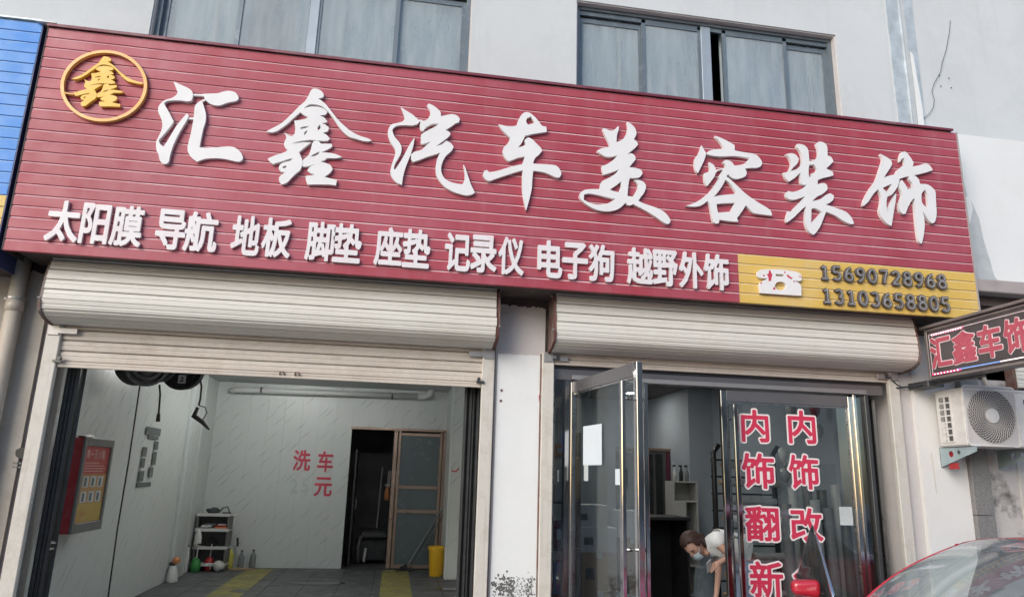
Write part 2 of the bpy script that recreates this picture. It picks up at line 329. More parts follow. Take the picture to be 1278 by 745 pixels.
def thing(name, label, cat, loc=(0, 0, 0), rz=0., group=None):
    o = bpy.data.objects.new(name, None); COL.objects.link(o); o.location = loc; o.rotation_euler = (0, 0, rz)
    o.empty_display_size = .1
    return tag(o, label, cat, group)
def struct(name, mb, mt, label=None):
    o = mb.build(name, mt); o['kind'] = 'structure'
    if label: o['label'] = label
    return o
def clone(root, loc=None, rz=None, label=None, group=None):
    def cp(o, par):
        c = o.copy(); COL.objects.link(c); c.parent = par
        for ch in list(o.children): cp(ch, c)
        return c
    r = cp(root, None)
    if loc is not None: r.location = loc
    if rz is not None: r.rotation_euler = (0, 0, rz)
    if label: r['label'] = label
    if group: r['group'] = group
    return r

# ------------------------------------------------------------------ flat shapes from contours
def smooth_poly(pts, closed=True, corner=52, sub=4):
    P = [np.array(p, float) for p in pts]
    if closed and np.allclose(P[0], P[-1]): P = P[:-1]
    n = len(P); isc = []
    for i in range(n):
        a = P[i]-P[i-1]; b = P[(i+1) % n]-P[i]
        ang = math.degrees(abs(math.atan2(a[0]*b[1]-a[1]*b[0], a@b))); isc.append(ang > corner)
    out = []
    for i in range(n):
        p1, p2 = P[i], P[(i+1) % n]; L_ = np.linalg.norm(p2-p1)
        t1 = (p2-p1)*.5 if isc[i] else (p2-P[i-1])/2
        t2 = (p2-p1)*.5 if isc[(i+1) % n] else (P[(i+2) % n]-p1)/2
        for t_, in ((t1,), (t2,)):
            l = np.linalg.norm(t_)
            if l > L_: t_ *= L_/l
        for k in range(sub):
            t = k/sub; h1 = 2*t**3-3*t*t+1; h2 = t**3-2*t*t+t; h3 = -2*t**3+3*t*t; h4 = t**3-t*t
            out.append(h1*p1+h2*t1+h3*p2+h4*t2)
    return out
def plate_mesh(name, contours, depth, bevel=0.):
    """contours in (u,v); returned mesh: u->x, v->z, front face at y=0, back at y=+depth"""
    c = bpy.data.curves.new(name, 'CURVE'); c.dimensions = '2D'; c.fill_mode = 'BOTH'; c.extrude = depth/2
    for ct in contours:
        s = c.splines.new('POLY'); s.points.add(len(ct)-1)
        for i, p in enumerate(ct): s.points[i].co = (p[0], p[1], 0, 1)
        s.use_cyclic_u = True
    o = bpy.data.objects.new(name, c); COL.objects.link(o)
    dg = bpy.context.evaluated_depsgraph_get(); me = bpy.data.meshes.new_from_object(o.evaluated_get(dg))
    bpy.data.objects.remove(o); bpy.data.curves.remove(c)
    me.name = name; n = len(me.vertices); a = np.empty(n*3); me.vertices.foreach_get('co', a); a = a.reshape(-1, 3)
    b = np.stack([a[:, 0], depth/2-a[:, 2], a[:, 1]], 1); me.vertices.foreach_set('co', b.ravel()); me.update(); me.materials.clear()
    return me

_G = {}
def _march(F, x0, z0, h):
    """closed iso-0 contours of the grid F[i,j] (positive inside)"""
    segs = {}
    I, J = np.where((F[:-1, :-1] > 0) | (F[1:, :-1] > 0) | (F[1:, 1:] > 0) | (F[:-1, 1:] > 0))
    for i, j in zip(I, J):
        a, b, c, d = F[i, j], F[i+1, j], F[i+1, j+1], F[i, j+1]
        k = (a > 0)+2*(b > 0)+4*(c > 0)+8*(d > 0)
        if k == 15: continue
        e = [('h', i, j), ('v', i+1, j), ('h', i, j+1), ('v', i, j)]
        tb = {1: [(3, 0)], 2: [(0, 1)], 3: [(3, 1)], 4: [(1, 2)], 5: [(3, 2), (1, 0)], 6: [(0, 2)], 7: [(3, 2)], 8: [(2, 3)], 9: [(2, 0)], 10: [(0, 3), (2, 1)],
              11: [(2, 1)], 12: [(1, 3)], 13: [(1, 0)], 14: [(0, 3)]}[int(k)]
        for s, t in tb: segs[e[s]] = e[t]
    def pt(e):
        k, i, j = e
        if k == 'h': a, b = F[i, j], F[i+1, j]; return (x0+(i+a/(a-b))*h, z0+j*h)
        a, b = F[i, j], F[i, j+1]; return (x0+i*h, z0+(j+a/(a-b))*h)
    out = []
    while segs:
        s = next(iter(segs)); loop = []; e = s
        while e in segs:
            n_ = segs.pop(e); loop.append(pt(e)); e = n_
        if len(loop) > 6: out.append(loop)
    return out
def _simplify(l, tol):
    P = np.array(l); n = len(P)
    def dp(a, b):
        if b <= a+1: return []
        A, B = P[a % n], P[b % n]; d = B-A; L_ = np.linalg.norm(d)+1e-9
        Q = P[[k % n for k in range(a+1, b)]]-A; D = np.abs(Q[:, 0]*d[1]-Q[:, 1]*d[0])/L_ if L_ > 1e-6 else np.linalg.norm(Q, axis=1)
        k = int(D.argmax())
        if D[k] < tol: return []
        m_ = a+1+k; return dp(a, m_)+[m_]+dp(m_, b)
    h = n//2; idx = [0]+dp(0, h)+[h]+dp(h, n)
    return [tuple(P[i % n]) for i in idx]
def glyph(ch, off):
    """contours of a character grown by off (em units), normalised to its own box -> (contours, w, h)"""
    if (ch, off) in _G: return _G[ch, off]
    c = bpy.data.curves.new('t', 'FONT'); c.body = ch; c.resolution_u = 3
    o = bpy.data.objects.new('t', c); COL.objects.link(o)
    dg = bpy.context.evaluated_depsgraph_get(); me = bpy.data.meshes.new_from_object(o.evaluated_get(dg))
    n = len(me.vertices); a = np.empty(n*3); me.vertices.foreach_get('co', a); a = a.reshape(-1, 3)[:, :2]
    cnt = {}
    for p in me.polygons:
        for k in p.edge_keys: cnt[k] = cnt.get(k, 0)+1
    E_ = np.array([k for k, v in cnt.items() if v == 1]); bpy.data.objects.remove(o); bpy.data.curves.remove(c); bpy.data.meshes.remove(me)
    A = a[E_[:, 0]]; B = a[E_[:, 1]]
    h = .0125; pad = off+.04; x0, z0 = a.min(0)-pad; x1, z1 = a.max(0)+pad
    gx = np.arange(x0, x1+h, h)+1e-4; gz = np.arange(z0, z1+h, h)+1.3e-4
    X, Z = np.meshgrid(gx, gz, indexing='ij'); q = np.stack([X.ravel(), Z.ravel()], 1)
    ins = np.zeros(len(q), bool); D = np.full(len(q), 9.)
    for u, v in zip(A, B):
        d = v-u; t = np.clip(((q-u)@d)/(d@d+1e-12), 0, 1); D = np.minimum(D, np.hypot(*(q-u-t[:, None]*d).T))
        cr = (u[1] > q[:, 1]) != (v[1] > q[:, 1])
        if d[1]: ins ^= cr & (q[:, 0] < u[0]+(q[:, 1]-u[1])*d[0]/d[1])
    F = (np.where(ins, D, -D)+off).reshape(X.shape); F[F == 0] = 1e-6
    L_ = [_simplify(l, .004) for l in _march(F, gx[0], gz[0], h)]
    L_ = [l for l in L_ if len(l) > 2]
    _G[ch, off] = (L_, a.min(0), a.max(0)); return _G[ch, off]
def char_mesh(ch, off, x0, x1, z0, z1, depth, base=None):
    """character fitted to the box x0..x1, z0..z1 (box of the unoffset glyph grown by `base`)"""
    L_, lo, hi = glyph(ch, off); b = off if base is None else base; lo = lo-b; hi = hi+b
    sx = (x1-x0)/(hi[0]-lo[0]); sz = (z1-z0)/(hi[1]-lo[1])
    return plate_mesh('letter', [[(x0+(p[0]-lo[0])*sx, z0+(p[1]-lo[1])*sz) for p in l] for l in L_], depth)
def ribbon(pts, w, closed=False):
    P = [np.array(p, float) for p in pts]; n = len(P); l = []; r = []
    for i in range(n):
        if closed: t = P[(i+1) % n]-P[i-1]
        else: t = P[min(i+1, n-1)]-P[max(i-1, 0)]
        t = t/np.linalg.norm(t); nn = np.array([-t[1], t[0]])*w/2; l.append(P[i]+nn); r.append(P[i]-nn)
    return [l, r] if closed else [l+r[::-1]]

# ================================================================== SETTING
struct('street', MB().box(-60, 60, -60, -1.35, -.60, -.15), 'asphalt', 'pale concrete street in front of the shops')
struct('pavement', MB().box(-30, 30, -1.35, 0.0, -.6, -.02, .02), 'paving', 'narrow paved strip in front of the shop')
struct('ground', MB().box(-60, 60, 0.0, 60, -.6, -.03), 'joint')
wf = struct('wash_floor', MB().box(-3.2, 1.3, 0.002, 6.9, -.03, -.006), 'joint', 'dark tiled floor of the car wash bay')
tile = MB().box(.006, .494, .006, .494, -.006, 0., .003).data('floor_tile')
for i in range(9):
    for j in range(8): inst(tile, 'floor_tile', 'tile_dark', wf, (-3.2+i*.5, 2.75+j*.5, 0))
MB().box(-3.2, 1.3, .01, 2.75, -.02, -.002).build('floor_slab', 'tile_dark', wf)
for a, b in ((-2.33, -1.90), (-.085, .36)):
    MB().box(a, b, .2, 6.6, 0.001, .005).build('floor_marking', 'paint_yellow', wf)
struct('shop_floor', MB().box(1.34, 4.95, 0.02, 6.2, -.03, 0.0), 'tile_dark', 'dark floor inside the decoration shop')

# ------------------------------------------------------------------ the building
bld = thing('shop_building', 'pale grey rendered two storey shop building carrying the long red sign', 'building')
bl = lambda n, mt, *b: MB().box(*b).build(n, mt, bld)
ZT = 9.0
w1 = (-2.60, 0.50); w2 = (1.63, 4.70); WZ0, WZ1 = 5.12, 6.70
mb = MB()
mb.box(-9, w1[0], 0, .22, 3.9, ZT).box(w1[1], w2[0], 0, .22, 3.9, ZT).box(w2[1], 12, 0, .22, 3.9, ZT)
mb.box(w1[0], w1[1], 0, .22, WZ1, ZT).box(w2[0], w2[1], 0, .22, WZ1, ZT)
mb.box(w1[0], w1[1], 0, .22, 3.9, WZ0).box(w2[0], w2[1], 0, .22, 3.9, WZ0)
mb.build('upper_wall', 'upper_wall', bld)
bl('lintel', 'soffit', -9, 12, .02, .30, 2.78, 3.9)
# pillars
bl('pillar', 'plaster_grey', .875, 1.345, 0.0, .5, -.15, 3.22)
def ragged(x0, x1, z0, z1, n, amp, seed, top=True):
    rnd = random.Random(seed); t = [(x0+(x1-x0)*i/n, z1+rnd.uniform(-amp, amp)) for i in range(n+1)]
    return [[(x0, z0), (x1, z0)]+t[::-1]]
o = inst(plate_mesh('white_coat', ragged(.895, 1.325, -.15, 2.765, 14, .004, 3), .008), 'white_coat', 'white_wall', bld, (0, -.008, 0))
# grey ragged top of the middle pillar under the sign
inst(plate_mesh('render_edge', ragged(.88, 1.34, 3.15, 3.235, 26, .012, 5), .02), 'render_edge', 'plaster_grey', bld, (0, -.006, 0))
bl('jamb', 'plaster_jamb', -3.02, -2.945, -.0, .3, -.15, 3.25)
bl('side_pier', 'plaster_beige', -4.6, -3.02, -.035, .3, -.15, 3.22)
inst(plate_mesh('render_edge', ragged(-4.6, -3.02, 3.1, 3.24, 40, .02, 8), .03), 'render_edge', 'plaster_beige', bld, (0, -.04, 0))
bl('pier', 'plaster_grey', 5.02, 5.20, 0.0, .4, -.15, 3.2)
bl('pier_board', 'white_board', 5.185, 5.69, -.05, .4, -.15, 2.635)
bl('pier_top', 'plaster_grey', 5.20, 5.69, -.02, .4, 2.635, 3.2)
for k in range(3): MB().box(5.69, 5.90, -.10, .4, -.15+k*.78, -.15+k*.78+.775, .004).build('granite_block', 'granite', bld)
bl('granite_cap', 'granite', 5.69, 5.90, -.098, .4, 2.19, 3.2)
bl('sooty_wall', 'soot_wall', 5.90, 6.34, 0.02, .4, -.15, 3.45)
bl('wall_above_neighbour', 'plaster_beige', 6.34, 9.5, -.02, .4, 2.63, 3.5)
MB().box(6.34, 9.5, -.06, .05, 2.60, 2.68).box(5.9, 9.5, -.05, .1, 3.02, 3.08).build('neighbour_lintel', 'concrete_ledge', bld)
# white coat to the right of the sign with a grey flaking edge, ledge below
pts = [(1206, 168), (1278, 178), (1278, 372), (1224, 358)]
zt = 5.49
bl('lower_white_wall', 'white_wall', 5.70, 9.5, -.20, 0.0, 3.73, zt)
gz = [(5.64, 5.485), (5.86, 5.475), (5.845, 5.30), (5.92, 5.05), (5.95, 4.75), (5.88, 4.74), (5.99, 4.70), (6.06, 4.50), (6.08, 4.25), (6.12, 4.05), (6.15, 3.86), (6.25, 3.735), (5.64, 3.735)]
inst(plate_mesh('bare_render', [gz], .012), 'bare_render', 'grey_render', bld, (0, -.212, 0))
for q in ([(5.74, 5.47), (5.86, 5.46), (5.84, 5.30), (5.90, 5.10), (5.91, 4.92), (5.84, 5.06), (5.79, 5.22), (5.76, 5.2)], [(5.83, 4.76), (5.97, 4.72), (5.99, 4.6), (5.90, 4.35), (5.86, 4.5)]):
    inst(plate_mesh('peeling_skim', [smooth_poly(q, sub=2)], .008), 'peeling_skim', 'white_wall', bld, (0, -.222, 0))
MB().box(5.60, 9.5, -.45, 0.0, 3.60, 3.735, .01).build('ledge', 'concrete_ledge', bld)
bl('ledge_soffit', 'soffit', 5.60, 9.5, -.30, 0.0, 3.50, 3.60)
# vertical joint flashing on the upper wall
fx0 = onY(1103, 28, 0)[0]
a = [onY(1108, 28, -.01), onY(1140, 28, -.01), onY(1152, 162, -.01), onY(1118, 150, -.01)]
x0, x1 = onY(1116, 100, -.01)[0], onY(1149, 100, -.01)[0]
bl('joint_flashing', 'flashing', x0, x1, -.012, .01, 4.9, ZT)
bl('joint_groove', 'grey_render', x0+(x1-x0)*.50, x0+(x1-x0)*.66, -.022, -.010, 4.9, ZT)
MB().tube([(x0+(x1-x0)*.47, -.02, 4.9), (x0+(x1-x0)*.47, -.02, ZT)], .012, 8).build('joint_pipe', 'flashing', bld)
inst(plate_mesh('joint_skim', [smooth_poly([(0, 0), (.075, .02), (.085, .5), (.06, .95), (.05, 1.2), (.012, 1.25), (.02, .8)], sub=2)], .01), 'joint_skim', 'white_wall', bld, (x0+(x1-x0)*.66, -.024, 5.35))
for p in ((1172, 95), (1184, 98), (1174, 108), (1187, 110)):
    c = onY(*p, 0); MB().tube([(c[0], .01, c[2]), (c[0], -.006, c[2]), (c[0]-.008, -.012, c[2]-.006)], .006, 6).build('anchor_hole', 'black', bld)
# party walls, slabs and inner faces so that rooms are closed
bl('party_wall', 'dark_wall', -3.5, -3.23, .3, 7.4, -.1, 3.9)
bl('party_wall', 'dark_wall', 1.16, 1.34, .5, 9, -.1, 3.9)
bl('party_wall', 'shop_wall', 4.98, 5.3, .4, 9, -.1, 3.9)
bl('floor_slab', 'dark_wall', -3.5, 5.3, .3, 9.5, 3.25, 3.45)
bl('roof_slab', 'upper_wall', -9, 12, .22, 10, ZT-.2, ZT)
bl('rear_wall', 'dark_wall', -9, 12, 9.5, 9.8, -.1, ZT)
bl('side_wall', 'upper_wall', -9, -8.8, .22, 9.5, -.1, ZT); bl('side_wall', 'upper_wall', 11.8, 12, .22, 9.5, -.1, ZT)
bl('upper_floor', 'dark_wall', -8.8, 11.8, .22, 9.5, 4.4, 4.6)

def window(x0, x1, divs, stiles, label):
    t = thing('window', label, 'window', ((x0+x1)/2, .1, WZ0)); cx = (x0+x1)/2; H_ = WZ1-WZ0
    X = lambda v: v-cx
    MB().box(X(x0), X(x0)+.055, -.02, .08, 0, H_).box(X(x1)-.055, X(x1), -.02, .08, 0, H_).box(X(x0), X(x1), -.022, .078, H_-.05, H_).box(X(x0), X(x1), -.022, .078, 0, .05).build('window_frame', 'window_frame', t)
    MB().box(X(x0)+.055, X(x1)-.055, .0, .03, H_-.10, H_-.05).build('track', 'window_frame', t)
    MB().box(X(x0)-.012, X(x0)+.012, -.085, -.022, 0, H_).box(X(x1)-.012, X(x1)+.02, -.085, -.022, 0, H_).box(X(x0), X(x1), -.085, -.022, H_-.012, H_+.015).build('mastic_edge', 'plaster_grey', t)
    for i, (a, b, lift) in enumerate(divs):
        y = .0+lift; z1 = H_-(.06 if lift < .02 else .11)
        s = MB().box(X(a), X(a)+.045, y, y+.03, .05, z1).box(X(b)-.045, X(b), y, y+.03, .05, z1).box(X(a)+.045, X(b)-.045, y+.001, y+.029, z1-.06, z1).box(X(a)+.045, X(b)-.045, y+.001, y+.029, .05, .11).build('sash', 'window_frame', t)
        MB().box(X(a)+.045, X(b)-.045, y+.012, y+.018, .11, z1-.06).build('pane', 'glass_window', s)
    for a, b in stiles: MB().box(X(a), X(b), -.012, .05, .05, H_-.055, .004).build('mullion', 'window_frame_light', t)
    return t
X_ = lambda px, py: onY(px, py, .1)[0]
w = window(*w1, [(w1[0]+.055, X_(297, 50), .035), (X_(292, 50), X_(388, 50), .0), (X_(392, 50), X_(496, 60), .0), (X_(490, 60), w1[1]-.055, .035)],
       [(X_(383, 50), X_(395, 50))], 'dusty grey-framed sliding window above the left half of the red sign')
w = window(*w2, [(w2[0]+.055, X_(803, 60), .035), (X_(801, 60), X_(877, 90), .0), (X_(903, 90), X_(985, 110), .0), (X_(980, 110), w2[1]-.055, .035)],
       [(X_(876, 90), X_(888, 90))], 'sliding window with pale curtains and a dark open slit above the right half of the red sign')
def curtain(x0, x1, y, z0, z1, label, seed):
    rnd = random.Random(seed); n = int((x1-x0)/.03); mb = MB(); vs = []
    for i in range(n+1):
        x = x0+(x1-x0)*i/n; d = .022*math.sin(i*.9+rnd.uniform(-.3, .3))+.012*math.sin(i*.31)
        vs += [(x, y+d, z0), (x+.004*math.sin(i*.5), y+d*.6, z1)]
    mb.add(vs, [(2*i, 2*i+2, 2*i+3, 2*i+1) for i in range(n)]); mb.sm = True
    tag(mb.build('curtain', 'curtain'), label, 'curtain')
curtain(-2.45, -1.75, .215, 5.15, 6.65, 'pale curtain hanging at the left end of the left upstairs window', 1)
curtain(1.72, 3.20, .21, 5.15, 6.65, 'pale blue curtain drawn behind the left half of the right upstairs window', 2)
curtain(3.36, 4.66, .21, 5.15, 6.65, 'pale blue curtain drawn behind the right half of the right upstairs window', 3)
curtain(-1.3, .42, .24, 5.15, 6.65, 'grey-blue curtain behind the right half of the left upstairs window', 4)
for i_, px_ in enumerate((772, 833, 943, 1008, 262, 420)):
    x_ = onY(px_, 80, .17)[0]; tag(MB().box(x_-.018, x_+.022, .150, .168, 5.13, 6.62, .004).build('blind_strip', 'white_plastic'), ('white vertical strip behind the leftmost pane of the right upstairs window', 'white vertical strip behind the second pane of the right upstairs window', 'white vertical strip just right of the dark slit in the right upstairs window', 'white vertical strip behind the rightmost pane of the right upstairs window', 'white vertical strip behind the leftmost pane of the left upstairs window', 'white vertical strip behind the third pane of the left upstairs window')[i_], 'strip', 'strips behind the upstairs windows')
# loose wire on the upper wall
wp = [(1186, 26), (1185, 40), (1181, 62), (1176, 78), (1174, 90), (1166, 104), (1163, 114), (1166, 124), (1165, 134), (1160, 142), (1150, 150)]
tag(MB().tube([onY(*p, -.02) for p in wp], .003, 6).smooth().build('loose_wire', 'dark_metal'), 'thin dark wire hanging loose down the upper wall at the right', 'wire')

# ------------------------------------------------------------------ slatted signs
def slat_mesh(x0, x1, mt, edge, h=.0967):
    pr = [(0.0, .003), (0.0, h-.017), (.0015, h-.014), (.0085, h-.0025), (.030, h-.0025), (.030, h+.003), (.034, h+.003), (.034, 0), (.020, 0), (.003, .0)]
    n = len(pr); vs = [(x, y, z) for x in (x0, x1) for y, z in pr]
    me = MB().add(vs, [tuple(range(n)), tuple(range(n, 2*n))[::-1]]+[(i, i+n, (i+1) % n+n, (i+1) % n) for i in range(n)]).data('slat')
    me.materials.append(MT[mt]); me.materials.append(MT[edge]); me.polygons[2+2].material_index = 1; return me  # chamfer face takes the painted highlight colour
SY = -.5
sg = thing('shop_sign', 'long red slatted shop sign with white brush characters and a yellow phone number corner', 'sign')
SX0, SX1, SXS = -3.2, 5.640, 3.093; SZ0 = 3.2913; PT = .0967
red_full = slat_mesh(SX0, SX1, 'red_slat', 'red_edge_glint'); red_part = slat_mesh(SX0, SXS, 'red_slat', 'red_edge_glint'); yel = slat_mesh(SXS+.002, SX1, 'yellow_slat', 'yellow_edge_glint')
for k in range(21):
    z = SZ0+k*PT
    if k < 5: inst(red_part, 'slat', 'red_slat', sg, (0, SY, z)); inst(yel, 'slat', 'yellow_slat', sg, (0, SY, z))
    else: inst(red_full, 'slat', 'red_slat', sg, (0, SY, z))
STOP = SZ0+21*PT
MB().box(SX0+.004, SX1-.004, SY+.035, SY+.07, SZ0+.01, STOP-.004).build('backing', 'dark_backing', sg)
MB().box(SX0-.01, SX1-.05, SY-.022, 0.0, STOP+.004, STOP+.022).box(SX0-.01, SX1-.05, SY-.024, SY-.020, STOP-.004, STOP+.022).build('top_flashing', 'red_trim', sg)
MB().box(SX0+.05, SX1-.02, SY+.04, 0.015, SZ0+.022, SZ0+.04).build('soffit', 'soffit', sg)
MB().box(SX1-.006, SX1+.012, SY-.004, .0, SZ0+.01, STOP).build('side_trim', 'concrete_ledge', sg)
MB().box(SX0-.012, SX0-.001, SY-.002, .0, SZ0+.0, STOP).build('side_trim', 'dark_backing', sg)
for x in (-3.1, -1.2, .6, 2.5, 4.4, 5.5):
    for z in (SZ0+.06, STOP-.1): MB().tube([(x, SY+.07, z), (x, .02, z)], .018, 6).build('support_arm', 'dark_backing', sg)
# little white flashing scraps at the corners
MB().box(SX0-.10, SX0+.06, SY-.03, -.02, STOP+.024, STOP+.034).build('corner_flashing', 'white_plastic', sg)
MB().add([(5.42, SY-.03, STOP+.02), (5.72, SY+.10, STOP-.02), (5.80, -.1, STOP-.01), (5.45, -.05, STOP+.05), (5.42, SY-.03, STOP+.03), (5.72, SY+.10, STOP-.01), (5.80, -.1, STOP), (5.45, -.05, STOP+.06)], [(0, 1, 2, 3), (7, 6, 5, 4), (0, 4, 5, 1), (1, 5, 6, 2), (2, 6, 7, 3), (3, 7, 4, 0)]).build('corner_flashing', 'white_plastic', sg)

